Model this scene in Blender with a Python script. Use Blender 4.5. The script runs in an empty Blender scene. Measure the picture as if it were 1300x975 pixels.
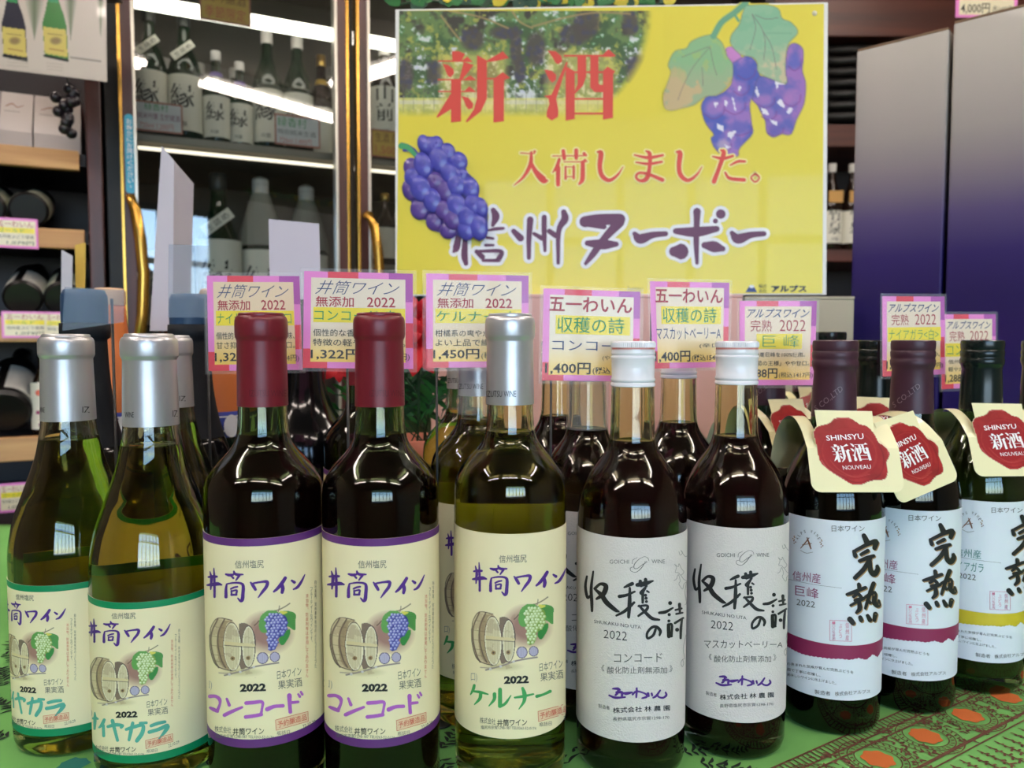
import bpy, bmesh, math, random
import numpy as np
from mathutils import Vector, Matrix, geometry

random.seed(7); np.random.seed(7)
PI = math.pi
scene = bpy.context.scene
COL = scene.collection

# ------------------------------------------------------------------ camera
F, CX, CY = 980.0, 650.0, 487.5            # focal length and centre in pixels of the 1300x975 photograph
CAMZ = 0.29
PITCH = math.atan(54.5 / F)
cam = bpy.data.objects.new('camera', bpy.data.cameras.new('camera'))
COL.objects.link(cam); scene.camera = cam
cam.location = (0, 0, CAMZ); cam.rotation_euler = (PI / 2 - PITCH, 0, 0)
cam.data.sensor_width = 36; cam.data.lens = 36 * F / 1300
cam.data.clip_start = 0.02; cam.data.clip_end = 60
cam.data.dof.use_dof = True; cam.data.dof.focus_distance = 0.53; cam.data.dof.aperture_fstop = 9.5

# ------------------------------------------------------------------ world, exposure
world = bpy.data.worlds.new('world'); scene.world = world; world.use_nodes = True
wn = world.node_tree; wbg = wn.nodes['Background']
wsky = wn.nodes.new('ShaderNodeTexSky'); wsky.sky_type = 'HOSEK_WILKIE'; wsky.turbidity = 3.5
wsky.sun_direction = Vector((0.5, 0.5, 0.7)).normalized(); wsky.ground_albedo = 0.4
wn.links.new(wsky.outputs[0], wbg.inputs[0]); wbg.inputs[1].default_value = 42.0
scene.view_settings.view_transform = 'Standard'; scene.view_settings.look = 'None'
scene.view_settings.gamma = 1; scene.view_settings.use_curve_mapping = False
scene.view_settings.exposure = 0.19
TUBE = 34.0                                  # brightness of the ceiling tubes
cy = scene.cycles
cy.use_denoising = True; cy.max_bounces = 16; cy.transmission_bounces = 14; cy.glossy_bounces = 6
cy.diffuse_bounces = 3; cy.transparent_max_bounces = 12; cy.caustics_reflective = False; cy.caustics_refractive = True
cy.sample_clamp_indirect = 4.0; cy.blur_glossy = 0.5

# ------------------------------------------------------------------ pixel rays (measuring the photograph)
def ray(px, py):
    u = (px - CX) / F; v = (CY - py) / F
    return np.array([u, math.cos(PITCH) + v * math.sin(PITCH), -math.sin(PITCH) + v * math.cos(PITCH)])
CAM = np.array([0, 0, CAMZ])
def at(px, py, Y):
    d = ray(px, py); return CAM + d * (Y / d[1])
def on_plane(px, py, o, n):
    d = ray(px, py); t = np.dot(np.array(o) - CAM, n) / np.dot(d, n); return CAM + d * t
def on_table(px, py, z=0.0):
    d = ray(px, py); return CAM + d * ((z - CAMZ) / d[2])
def ZM(z, D):
    """height of a point read off the photograph against the level line, at distance D"""
    y = 433 + 980 * (0.28 - z) / D
    return CAMZ - D * math.tan(math.atan((y - CY) / F) + PITCH)
def xpos(px, Y): return at(px, 480, Y)[0]

# ------------------------------------------------------------------ colour, materials
def lin(c):
    c = np.asarray(c, float) / 255.0
    return np.where(c <= 0.04045, c / 12.92, ((c + 0.055) / 1.055) ** 2.4)
MATS = {}
def mat(name, rgb, rough=0.5, metal=0.0, trans=0.0, ior=1.45, coat=0.0, emit=None, estr=0.0, bump=0.0, bscale=200.0,
        var=0.0, vscale=30.0, alpha=1.0, spec=0.5):
    if name in MATS: return MATS[name]
    m = bpy.data.materials.new(name); m.use_nodes = True; nt = m.node_tree; p = nt.nodes['Principled BSDF']
    c = lin(rgb)
    p.inputs['Base Color'].default_value = (*c, 1); p.inputs['Roughness'].default_value = rough
    p.inputs['Metallic'].default_value = metal; p.inputs['IOR'].default_value = ior
    p.inputs['Transmission Weight'].default_value = trans; p.inputs['Coat Weight'].default_value = coat
    p.inputs['Specular IOR Level'].default_value = spec; p.inputs['Alpha'].default_value = alpha
    if emit is not None:
        p.inputs['Emission Color'].default_value = (*lin(emit), 1); p.inputs['Emission Strength'].default_value = estr
    if bump or var:
        tc = nt.nodes.new('ShaderNodeTexCoord')
        nz = nt.nodes.new('ShaderNodeTexNoise'); nz.inputs['Scale'].default_value = bscale; nz.inputs['Detail'].default_value = 3
        nt.links.new(tc.outputs['Object'], nz.inputs['Vector'])
        if bump:
            b = nt.nodes.new('ShaderNodeBump'); b.inputs['Strength'].default_value = bump; b.inputs['Distance'].default_value = 0.001
            nt.links.new(nz.outputs[0], b.inputs['Height']); nt.links.new(b.outputs[0], p.inputs['Normal'])
        if var:
            n2 = nt.nodes.new('ShaderNodeTexNoise'); n2.inputs['Scale'].default_value = vscale; n2.inputs['Detail'].default_value = 4
            nt.links.new(tc.outputs['Object'], n2.inputs['Vector'])
            mx = nt.nodes.new('ShaderNodeMixRGB'); mx.inputs[1].default_value = (*(c * (1 - var)), 1)
            mx.inputs[2].default_value = (*np.minimum(c * (1 + var), 1), 1)
            nt.links.new(n2.outputs[0], mx.inputs[0]); nt.links.new(mx.outputs[0], p.inputs['Base Color'])
    MATS[name] = m; return m
def wood(name, a, b, rough=0.45, scale=6, axis=0, dist=8.0):
    if name in MATS: return MATS[name]
    m = bpy.data.materials.new(name); m.use_nodes = True; nt = m.node_tree; p = nt.nodes['Principled BSDF']
    tc = nt.nodes.new('ShaderNodeTexCoord'); mp = nt.nodes.new('ShaderNodeMapping')
    s = [scale * 6] * 3; s[axis] = scale * 0.5; mp.inputs['Scale'].default_value = s
    nz = nt.nodes.new('ShaderNodeTexNoise'); nz.inputs['Scale'].default_value = 1.0; nz.inputs['Detail'].default_value = 6
    nz.inputs['Distortion'].default_value = 0.6
    cr = nt.nodes.new('ShaderNodeValToRGB'); cr.color_ramp.elements[0].color = (*lin(a), 1); cr.color_ramp.elements[1].color = (*lin(b), 1)
    cr.color_ramp.elements[0].position = 0.3; cr.color_ramp.elements[1].position = 0.7
    nt.links.new(tc.outputs['Object'], mp.inputs[0]); nt.links.new(mp.outputs[0], nz.inputs['Vector'])
    nt.links.new(nz.outputs[0], cr.inputs[0]); nt.links.new(cr.outputs[0], p.inputs['Base Color']); p.inputs['Roughness'].default_value = rough
    MATS[name] = m; return m
def colmat(name, rough=0.5, coat=0.0):
    if name in MATS: return MATS[name]
    m = bpy.data.materials.new(name); m.use_nodes = True; nt = m.node_tree; p = nt.nodes['Principled BSDF']
    a = nt.nodes.new('ShaderNodeAttribute'); a.attribute_name = 'Col'
    nt.links.new(a.outputs['Color'], p.inputs['Base Color']); p.inputs['Roughness'].default_value = rough
    p.inputs['Coat Weight'].default_value = coat
    MATS[name] = m; return m

# ------------------------------------------------------------------ objects
def empty(name, loc=(0, 0, 0), rz=0.0):
    o = bpy.data.objects.new(name, None); COL.objects.link(o); o.location = loc; o.rotation_euler = (0, 0, rz)
    o.empty_display_size = 0.02
    return o
def tag(o, label=None, cat=None, group=None, kind=None):
    if label: o['label'] = label
    if cat: o['category'] = cat
    if group: o['group'] = group
    if kind: o['kind'] = kind
    return o
def thing(name, label, cat, loc=(0, 0, 0), rz=0.0, group=None):
    return tag(empty(name, loc, rz), label, cat, group)
def link(name, me, parent=None, mats=None):
    o = bpy.data.objects.new(name, me); COL.objects.link(o)
    if parent: o.parent = parent
    if mats:
        for m in (mats if isinstance(mats, (list, tuple)) else [mats]): me.materials.append(m)
    return o
def children(o): return [c for c in bpy.data.objects if c.parent == o]
KIDS = {}
def copy_tree(o, parent=None, skip=()):
    c = o.copy(); COL.objects.link(c); c.parent = parent
    for ch in list(o.children):
        if ch.name.split('.')[0] in skip: continue
        copy_tree(ch, c, skip)
    return c
class MB:
    """collects shapes, links them as ONE mesh object"""
    def __init__(s): s.v = []; s.f = []; s.m = []; s.smooth = []
    def add(s, verts, faces, mi=0, smooth=False):
        k = len(s.v); s.v += [tuple(map(float, v)) for v in verts]
        s.f += [tuple(i + k for i in f) for f in faces]; s.m += [mi] * len(faces); s.smooth += [smooth] * len(faces)
    def box(s, a, b, mi=0, M=None):
        (x0, y0, z0), (x1, y1, z1) = a, b
        v = [(x0,y0,z0),(x1,y0,z0),(x1,y1,z0),(x0,y1,z0),(x0,y0,z1),(x1,y0,z1),(x1,y1,z1),(x0,y1,z1)]
        if M is not None: v = [tuple(M @ Vector(p)) for p in v]
        s.add(v, [(0,3,2,1),(4,5,6,7),(0,1,5,4),(1,2,6,5),(2,3,7,6),(3,0,4,7)], mi)
    def bbox(s, a, b, bev=0.002, mi=0, M=None):
        """box with chamfered edges"""
        bm = bmesh.new(); bmesh.ops.create_cube(bm, size=1)
        a = Vector(a); b = Vector(b); c = (a + b) / 2; d = b - a
        for v in bm.verts: v.co = Vector((v.co.x * d.x, v.co.y * d.y, v.co.z * d.z)) + c
        bmesh.ops.bevel(bm, geom=list(bm.edges), offset=min(bev, min(d) * 0.45), segments=2, affect='EDGES', profile=0.6)
        if M is not None: bm.transform(M)
        bm.verts.index_update()
        s.add([v.co for v in bm.verts], [[v.index for v in f.verts] for f in bm.faces], mi); bm.free()
    def lathe(s, prof, seg=48, mi=0, c=(0, 0), smooth=True, cap0=False, cap1=False):
        n = len(prof); v = []; f = []
        for r, z in prof:
            for k in range(seg):
                t = 2 * PI * k / seg; v.append((c[0] + r * math.cos(t), c[1] + r * math.sin(t), z))
        for i in range(n - 1):
            for k in range(seg):
                a = i * seg + k; b = i * seg + (k + 1) % seg; f.append((a, b, b + seg, a + seg))
        s.add(v, f, mi, smooth)
        k0 = len(s.v) - n * seg
        if cap0: s.f.append(tuple(k0 + seg - 1 - k for k in range(seg))); s.m.append(mi); s.smooth.append(False)
        if cap1: s.f.append(tuple(k0 + (n - 1) * seg + k for k in range(seg))); s.m.append(mi); s.smooth.append(False)
    def tube(s, pts, rad, seg=10, mi=0, caps=True):
        pts = [Vector(p) for p in pts]; rads = rad if isinstance(rad, (list, tuple)) else [rad] * len(pts)
        v = []; f = []; up = Vector((0, 0, 1))
        for i, p in enumerate(pts):
            t = (pts[min(i + 1, len(pts) - 1)] - pts[max(i - 1, 0)]).normalized()
            a = t.cross(up if abs(t.z) < 0.95 else Vector((1, 0, 0))).normalized(); b = t.cross(a).normalized()
            for k in range(seg):
                w = 2 * PI * k / seg; v.append(p + (a * math.cos(w) + b * math.sin(w)) * rads[i])
        for i in range(len(pts) - 1):
            for k in range(seg):
                a0 = i * seg + k; b0 = i * seg + (k + 1) % seg; f.append((a0, b0, b0 + seg, a0 + seg))
        if caps: f.append(tuple(range(seg))[::-1]); f.append(tuple((len(pts) - 1) * seg + k for k in range(seg)))
        s.add(v, f, mi, True)
    def prism(s, quad, thick, mi=0, n=None):
        """a flat polygon of 3-D points given thickness away from the viewer"""
        q = [np.array(p, float) for p in quad]
        if n is None:
            n = np.cross(q[1] - q[0], q[2] - q[0]); n = n / np.linalg.norm(n)
            if n[1] < 0: n = -n
        k = len(q); v = q + [p + n * thick for p in q]
        f = [tuple(range(k)), tuple(range(2 * k - 1, k - 1, -1))] + [(i, i + k, (i + 1) % k + k, (i + 1) % k) for i in range(k)]
        s.add(v, f, mi)
    def build(s, name, mats, parent=None, fix=True, sharp=None):
        me = bpy.data.meshes.new(name); me.from_pydata(s.v, [], s.f)
        ms = mats if isinstance(mats, (list, tuple)) else [mats]
        o = link(name, me, parent, ms)
        me.polygons.foreach_set('material_index', s.m); me.polygons.foreach_set('use_smooth', s.smooth)
        if fix:
            bm = bmesh.new(); bm.from_mesh(me); bmesh.ops.recalc_face_normals(bm, faces=bm.faces); bm.to_mesh(me); bm.free()
        if sharp: me.set_sharp_from_angle(angle=math.radians(sharp))
        me.update(); return o

# ------------------------------------------------------------------ surfaces that print is laid on
class Cyl:
    """front of a bottle: pixels measured in the photograph -> point on the cylinder, in the bottle's own frame"""
    def __init__(s, X, Y, R): s.X, s.Y, s.R = X, Y, R; s.curved = True
    def __call__(s, px, py, off):
        d = ray(px, py); R = s.R
        a = d[0]**2 + d[1]**2; b = -2 * (d[0] * s.X + d[1] * s.Y); c = s.X**2 + s.Y**2 - R * R
        disc = b * b - 4 * a * c
        if disc <= 0: t = -b / (2 * a)
        else: t = (-b - math.sqrt(disc)) / (2 * a)
        p = CAM + d * t; x, y = p[0] - s.X, p[1] - s.Y; l = math.hypot(x, y); k = (R + off) / l
        return (x * k, y * k, p[2])
class Flat:
    """a plane; result relative to base o0"""
    def __init__(s, o, n, base=(0, 0, 0)):
        s.o = np.array(o, float); s.n = np.array(n, float) / np.linalg.norm(n); s.base = np.array(base, float); s.curved = False
    def __call__(s, px, py, off):
        return tuple(on_plane(px, py, s.o, s.n) - s.n * off - s.base)
class UV:
    """plane given by origin and two direction vectors (metres); n = towards viewer"""
    def __init__(s, o, ux, uy):
        s.o, s.ux, s.uy = [np.array(q, float) for q in (o, ux, uy)]; s.n = np.cross(s.ux, s.uy); s.n = s.n / np.linalg.norm(s.n); s.curved = False
    def __call__(s, x, y, off): return tuple(s.o + s.ux * x + s.uy * y + s.n * off)

# ------------------------------------------------------------------ lettering
TC = {}
def glyphs(txt, bold=0.0, shear=0.0, space=1.0):
    key = (txt, bold, shear, space)
    if key in TC: return TC[key]
    cu = bpy.data.curves.new('t', 'FONT'); cu.body = txt; cu.size = 1; cu.resolution_u = 2; cu.fill_mode = 'FRONT'
    cu.offset = bold; cu.shear = shear; cu.space_character = space; cu.space_line = 1.0
    o = bpy.data.objects.new('t', cu); COL.objects.link(o)
    dg = bpy.context.evaluated_depsgraph_get(); me = o.evaluated_get(dg).to_mesh()
    v = np.array([p.co[:2] for p in me.vertices]) if len(me.vertices) else np.zeros((0, 2))
    f = [tuple(p.vertices) for p in me.polygons]
    o.evaluated_get(dg).to_mesh_clear(); bpy.data.objects.remove(o); bpy.data.curves.remove(cu)
    if len(v):
        lo = v.min(0); hi = v.max(0); v = (v - lo) / (hi - lo)
    TC[key] = (v, f); return TC[key]
def catmull(pts, n=5):
    if len(pts) < 3: 
        return [tuple(np.array(pts[0]) * (1 - t) + np.array(pts[-1]) * t) for t in np.linspace(0, 1, n + 1)] if len(pts) == 2 else pts
    P = [np.array(p, float) for p in pts]; P = [2 * P[0] - P[1]] + P + [2 * P[-1] - P[-2]]; out = []
    for i in range(1, len(P) - 2):
        for k in range(n):
            t = k / n
            out.append(0.5 * (2 * P[i] + (P[i+1] - P[i-1]) * t + (2*P[i-1] - 5*P[i] + 4*P[i+1] - P[i+2]) * t*t + (3*P[i] - P[i-1] - 3*P[i+1] + P[i+2]) * t**3))
    out.append(P[-2]); return [tuple(p) for p in out]
class Print:
    """ink on a surface; T = (ox, oy, scale[, scale_y]) takes zoomed pixels to photograph pixels"""
    def __init__(s, surf, base=0.0003, A=None):
        s.surf = surf; s.mb = MB(); s.mats = []; s.base = base; s.A = A; s.minw = 0.5; s.n = 0
    def mi(s, m):
        if m not in s.mats: s.mats.append(m)
        return s.mats.index(m)
    def P(s, x, y, T, off):
        if T: x = T[0] + x / T[2]; y = T[1] + y / T[-1 if len(T) > 3 else 2]
        if s.A: x, y = s.A(x, y)
        return s.surf(x, y, s.base + off)
    def poly(s, pts, m, T=None, off=0.0, closed=True):
        s.n += 1; off += (s.n % 28) * 2e-6
        tr = geometry.tessellate_polygon([[Vector((p[0], p[1], 0)) for p in pts]])
        if s.surf.curved:
            bm = bmesh.new(); vs = [bm.verts.new((p[0], p[1], 0)) for p in pts]
            for t in tr:
                try: bm.faces.new([vs[i] for i in t])
                except ValueError: pass
            s._cut(bm, T, 5.0); bm.verts.index_update()
            s.mb.add([s.P(v.co.x, v.co.y, T, off) for v in bm.verts], [[v.index for v in f.verts] for f in bm.faces], s.mi(m)); bm.free()
        else:
            s.mb.add([s.P(p[0], p[1], T, off) for p in pts], tr, s.mi(m))
    def _cut(s, bm, T, step):
        xs = [v.co.x for v in bm.verts]
        if not xs: return
        st = step * (T[2] if T else 1); x = min(xs) + st
        while x < max(xs) - st * 0.3:
            bmesh.ops.bisect_plane(bm, geom=list(bm.verts) + list(bm.edges) + list(bm.faces), plane_co=(x, 0, 0), plane_no=(1, 0, 0)); x += st
    def rect(s, x0, y0, x1, y1, m, T=None, off=0.0): s.poly([(x0, y0), (x1, y0), (x1, y1), (x0, y1)], m, T, off)
    def stroke(s, pts, m, T=None, off=0.0, grow=0.0, d=(0, 0), n=5):
        s.n += 1; off += (s.n % 28) * 2e-6        # overlapping strokes never share a plane
        pts = [(p[0] + d[0], p[1] + d[1], (p[2] if len(p) > 2 else 6) + grow) for p in pts]
        if len(pts) == 1: pts = [pts[0], (pts[0][0] + s.minw, pts[0][1], pts[0][2])]
        q = catmull(pts, n); L = []; R = []
        for i, p in enumerate(q):
            a = q[max(i - 1, 0)]; b = q[min(i + 1, len(q) - 1)]; dx, dy = b[0] - a[0], b[1] - a[1]; l = math.hypot(dx, dy) or 1
            nx, ny = -dy / l, dx / l; w = max(p[2], s.minw) / 2; L.append((p[0] + nx * w, p[1] + ny * w)); R.append((p[0] - nx * w, p[1] - ny * w))
        v = []; f = []
        for a, b in zip(L, R): v += [a, b]
        for i in range(len(q) - 1): f.append((2*i, 2*i+1, 2*i+3, 2*i+2))
        for end, p, a in ((0, q[0], q[min(2, len(q)-1)]), (1, q[-1], q[max(-3, -len(q))])):   # round ends
            w = max(p[2], s.minw) / 2
            if w < 1.2 * s.minw: continue
            ang = math.atan2(p[1] - a[1], p[0] - a[0]); k = len(v); v.append((p[0], p[1]))
            for j in range(7):
                t = ang - PI / 2 + PI * j / 6; v.append((p[0] + w * math.cos(t), p[1] + w * math.sin(t)))
            for j in range(6): f.append((k, k + 1 + j, k + 2 + j))
        s.mb.add([s.P(x, y, T, off) for x, y in v], f, s.mi(m))
    def strokes(s, L, m, T=None, off=0.0, grow=0.0, d=(0, 0)):
        for st in L: s.stroke(st, m, T, off, grow, d)
    def text(s, txt, quad, m, T=None, off=0.0, bold=0.0, shear=0.0, space=1.0):
        """quad: (x0,y0,x1,y1) or four corners TL TR BR BL"""
        if len(quad) == 4 and not hasattr(quad[0], '__len__'):
            x0, y0, x1, y1 = quad; quad = [(x0, y0), (x1, y0), (x1, y1), (x0, y1)]
        v, f = glyphs(txt, bold, shear, space)
        if not len(v): return
        TL, TR, BR, BL = [np.array(q, float) for q in quad]
        wpx = np.linalg.norm(TR - TL) / (T[2] if T else 1)
        if s.surf.curved and wpx > 6:
            bm = bmesh.new(); vs = [bm.verts.new((p[0], p[1], 0)) for p in v]
            for t in f:
                try: bm.faces.new([vs[i] for i in t])
                except ValueError: pass
            st = 5.0 / wpx; x = st
            while x < 1 - st * 0.3:
                bmesh.ops.bisect_plane(bm, geom=list(bm.verts) + list(bm.edges) + list(bm.faces), plane_co=(x, 0, 0), plane_no=(1, 0, 0)); x += st
            bm.verts.index_update(); v = [tuple(p.co[:2]) for p in bm.verts]; f = [tuple(p.index for p in g.verts) for g in bm.faces]; bm.free()
        out = []
        for a, b in v:
            q = (BL * (1 - a) + BR * a) * (1 - b) + (TL * (1 - a) + TR * a) * b
            out.append(s.P(q[0], q[1], T, off))
        s.mb.add(out, f, s.mi(m))
    def vtext(s, txt, x, y0, y1, w, m, T=None, off=0.0, bold=0.0, dx=0.0):
        """upright column of characters"""
        n = len(txt); h = (y1 - y0) / n
        for i, c in enumerate(txt):
            if c == ' ': continue
            yy = y0 + i * h; xx = x + dx * i / max(n - 1, 1); k = 0.86
            if c in '、。': s.text(c, (xx + w * 0.15, yy, xx + w * 0.45, yy + h * 0.3), m, T, off, bold)
            elif c in 'ー': s.rect(xx - w * 0.06, yy + h * 0.1, xx + w * 0.06, yy + h * 0.85, m, T, off)
            else: s.text(c, (xx - w * k / 2, yy + h * 0.07, xx + w * k / 2, yy + h * 0.93), m, T, off, bold)
    def build(s, name, parent): 
        if not s.mb.f: return None
        o = s.mb.build(name, s.mats, parent, fix=False)
        if name in ('small_print', 'poster_lettering', 'printed_pattern', 'card_lettering', 'label_lettering', 'capsule_lettering'): o['kind'] = 'stuff'
        return o

# ------------------------------------------------------------------ painted print: colours held by a fine grid of vertices
class Raster:
    def __init__(s, x0, y0, x1, y1, step, bg):
        s.nx = int(round((x1 - x0) / step)) + 1; s.ny = int(round((y1 - y0) / step)) + 1
        s.xs = np.linspace(x0, x1, s.nx); s.ys = np.linspace(y0, y1, s.ny); s.X, s.Y = np.meshgrid(s.xs, s.ys)
        s.C = np.ones((s.ny, s.nx, 3)) * np.array(bg, float); s.A = np.zeros((s.ny, s.nx)); s.step = step
    def put(s, a, c):
        a = np.clip(a, 0, 1); c = np.asarray(c, float)
        if c.ndim == 1: c = c[None, None, :]
        s.C = s.C * (1 - a[..., None]) + c * a[..., None]; s.A = np.maximum(s.A, a)
    def inside(s, pts):
        X, Y = s.X, s.Y; r = np.zeros(X.shape, bool); n = len(pts)
        for i in range(n):
            x1, y1 = pts[i]; x2, y2 = pts[(i + 1) % n]
            if y1 == y2: continue
            r ^= ((Y < y1) != (Y < y2)) & (X < (x2 - x1) * (Y - y1) / (y2 - y1) + x1)
        return r
    def poly(s, pts, c, a=1.0, smooth=True):
        if smooth: pts = [p[:2] for p in catmull([(*p, 0) for p in pts] + [(*pts[0], 0)], 4)]
        s.put(s.inside(pts) * float(a), c)
    def ell(s, cx, cy, rx, ry, c, rot=0.0, a=1.0, soft=0.0, grad=None):
        dx = s.X - cx; dy = s.Y - cy; ct, st = math.cos(rot), math.sin(rot)
        u = (dx * ct + dy * st) / rx; v = (-dx * st + dy * ct) / ry; d = np.sqrt(u * u + v * v)
        al = (d < 1) * 1.0 if soft == 0 else np.clip((1 - d) / soft, 0, 1)
        if grad is not None:
            g = np.clip(np.sqrt((u - grad[0])**2 + (v - grad[1])**2) / 1.3, 0, 1)[..., None]
            cc = np.array(grad[2])[None, None] * (1 - g) + np.array(c)[None, None] * g
            s.put(al * a, cc)
        else: s.put(al * a, c)
    def line(s, pts, w, c, a=1.0):
        q = [p[:2] for p in catmull([(*p, 0) for p in pts], 4)] if len(pts) > 2 else pts
        D = np.full(s.X.shape, 1e9)
        for (x1, y1), (x2, y2) in zip(q[:-1], q[1:]):
            L = (x2 - x1)**2 + (y2 - y1)**2 or 1
            t = np.clip(((s.X - x1) * (x2 - x1) + (s.Y - y1) * (y2 - y1)) / L, 0, 1)
            D = np.minimum(D, np.hypot(s.X - x1 - t * (x2 - x1), s.Y - y1 - t * (y2 - y1)))
        s.put(np.clip((w / 2 - D) / s.step + 0.5, 0, 1) * a, c)
    def noise(s, scale, seed=0):
        rg = np.random.RandomState(seed); out = np.zeros(s.X.shape); amp = 1; tot = 0
        for o in range(4):
            k = scale / (2 ** o); gx = (s.X - s.X.min()) / k; gy = (s.Y - s.Y.min()) / k
            G = rg.rand(int(gy.max()) + 3, int(gx.max()) + 3); ix = gx.astype(int); iy = gy.astype(int); fx = gx - ix; fy = gy - iy
            fx = fx * fx * (3 - 2 * fx); fy = fy * fy * (3 - 2 * fy)
            out += amp * ((G[iy, ix] * (1 - fx) + G[iy, ix + 1] * fx) * (1 - fy) + (G[iy + 1, ix] * (1 - fx) + G[iy + 1, ix + 1] * fx) * fy)
            tot += amp; amp *= 0.6
        return out / tot
    def build(s, name, surf, parent, m, T=None, A=None, off=0.0004, keep_all=False):
        v = []
        for j in range(s.ny):
            for i in range(s.nx):
                x, y = s.xs[i], s.ys[j]
                if T: x = T[0] + x / T[2]; y = T[1] + y / T[2]
                if A: x, y = A(x, y)
                v.append(surf(x, y, off))
        al = s.A > 0.04; f = []
        for j in range(s.ny - 1):
            for i in range(s.nx - 1):
                if keep_all or al[j, i] or al[j, i+1] or al[j+1, i] or al[j+1, i+1]:
                    a = j * s.nx + i; f.append((a, a + 1, a + 1 + s.nx, a + s.nx))
        me = bpy.data.meshes.new(name); me.from_pydata(v, [], f)
        ca = me.color_attributes.new('Col', 'FLOAT_COLOR', 'POINT')
        c = np.ones((s.ny * s.nx, 4)); c[:, :3] = lin(np.clip(s.C, 0, 255)).reshape(-1, 3); ca.data.foreach_set('color', c.ravel())
        o = link(name, me, parent, m)
        me.polygons.foreach_set('use_smooth', [True] * len(f)); me.update()
        return o
# ------------------------------------------------------------------ the room
FL, CE, XL, XR, YB, YF = -0.75, 1.85, -2.6, 2.9, 3.5, -3.2
def struct(name, mb, m, parent=None): return tag(mb.build(name, m, parent), kind='structure')
m_wall = mat('painted_plaster', (128, 116, 100), 0.85, bump=0.1, var=0.05, vscale=3)
m_floor = mat('grey_vinyl', (120, 112, 100), 0.5, var=0.15, vscale=5)
m_ceil = mat('ceiling_board', (128, 122, 114), 0.9)
b = MB(); b.box((XL, YF, FL - 0.1), (XR, YB, FL)); struct('floor', b, m_floor)
b = MB(); b.box((XL, YF, CE), (XR, YB, CE + 0.1)); struct('ceiling', b, m_ceil)
b = MB(); b.box((XL - 0.1, YF, FL), (XL, YB, CE)); struct('wall_left', b, m_wall)
b = MB(); b.box((XR, YF, FL), (XR + 0.1, YB, CE)); struct('wall_right', b, m_wall)
b = MB(); b.box((XL, YB, FL), (XR, YB + 0.1, CE)); struct('wall_back', b, mat('dark_back_wall', (70, 58, 48), 0.8))
WX0, WX1, WZ0, WZ1 = -0.6, 2.3, -0.15, 1.45
b = MB()
b.box((XL, YF - 0.12, FL), (WX0, YF, CE)); b.box((WX1, YF - 0.12, FL), (XR, YF, CE))
b.box((WX0, YF - 0.12, FL), (WX1, YF, WZ0)); b.box((WX0, YF - 0.12, WZ1), (WX1, YF, CE)); struct('wall_front', b, m_wall)
m_wf = mat('dark_window_frame', (60, 58, 55), 0.5)
b = MB()
for z in (WZ0, 0.95, WZ1 - 0.05): b.box((WX0, YF - 0.08, z), (WX1, YF - 0.03, z + 0.05))
nx = 6
for i in range(nx + 1):
    x = WX0 + (WX1 - WX0 - 0.05) * i / nx; b.box((x, YF - 0.08, WZ0), (x + 0.05, YF - 0.03, WZ1))
struct('window_1', b, m_wf)
pl = bpy.data.lights.new('daylight_portal', 'AREA'); pl.shape = 'RECTANGLE'; pl.size = WX1 - WX0; pl.size_y = WZ1 - WZ0
pl.cycles.is_portal = True
po = bpy.data.objects.new('daylight_portal', pl); COL.objects.link(po); po.location = ((WX0 + WX1) / 2, YF - 0.1, (WZ0 + WZ1) / 2)
po.rotation_euler = (PI / 2, 0, 0)
# the street outside, below the sky
b = MB(); b.box((-14, -22, FL - 0.3), (14, YF - 0.13, FL - 0.1)); struct('ground', b, mat('asphalt', (105, 104, 102), 0.9, var=0.1))

# ceiling lamps: rows of bare tubes
m_tube = mat('lamp_tube', (255, 255, 255), 0.4, emit=(255, 238, 226), estr=TUBE)
m_lampbody = mat('lamp_housing', (235, 235, 230), 0.5)
def ceiling_lamp(x, y, rz, label, L=1.0):
    t = thing('ceiling_lamp', label, 'lamp', (x, y, CE - 0.09), rz, 'fluorescent ceiling lamps')
    b = MB(); b.bbox((-L / 2 - 0.03, -0.06, 0.03), (L / 2 + 0.03, 0.06, 0.09), 0.01); b.build('housing', m_lampbody, t)
    for sy in (-.035, .035): b = MB(); b.tube([(-L / 2, sy, 0), (L / 2, sy, 0)], 0.017, 10); b.build('lamp_tube', m_tube, t)
lamp_spots = [(-1.35, -0.9, 0), (0, -0.9, 0), (1.35, -0.9, 0), (-1.35, 0.15, PI / 2), (1.35, 0.15, PI / 2), (-1.35, 1.55, PI / 2), (1.35, 1.55, PI / 2), (0, 1.3, 0)]
for (x, y, r), w_ in zip(lamp_spots, ('left, behind the viewer', 'centre, behind the viewer', 'right, behind the viewer', 'left side, over the viewer', 'right side, over the viewer', 'left side, over the fridge', 'right side, over the gift boxes', 'centre, over the poster')):
    ceiling_lamp(x, y, r, 'white twin-tube ceiling lamp, ' + w_)

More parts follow.
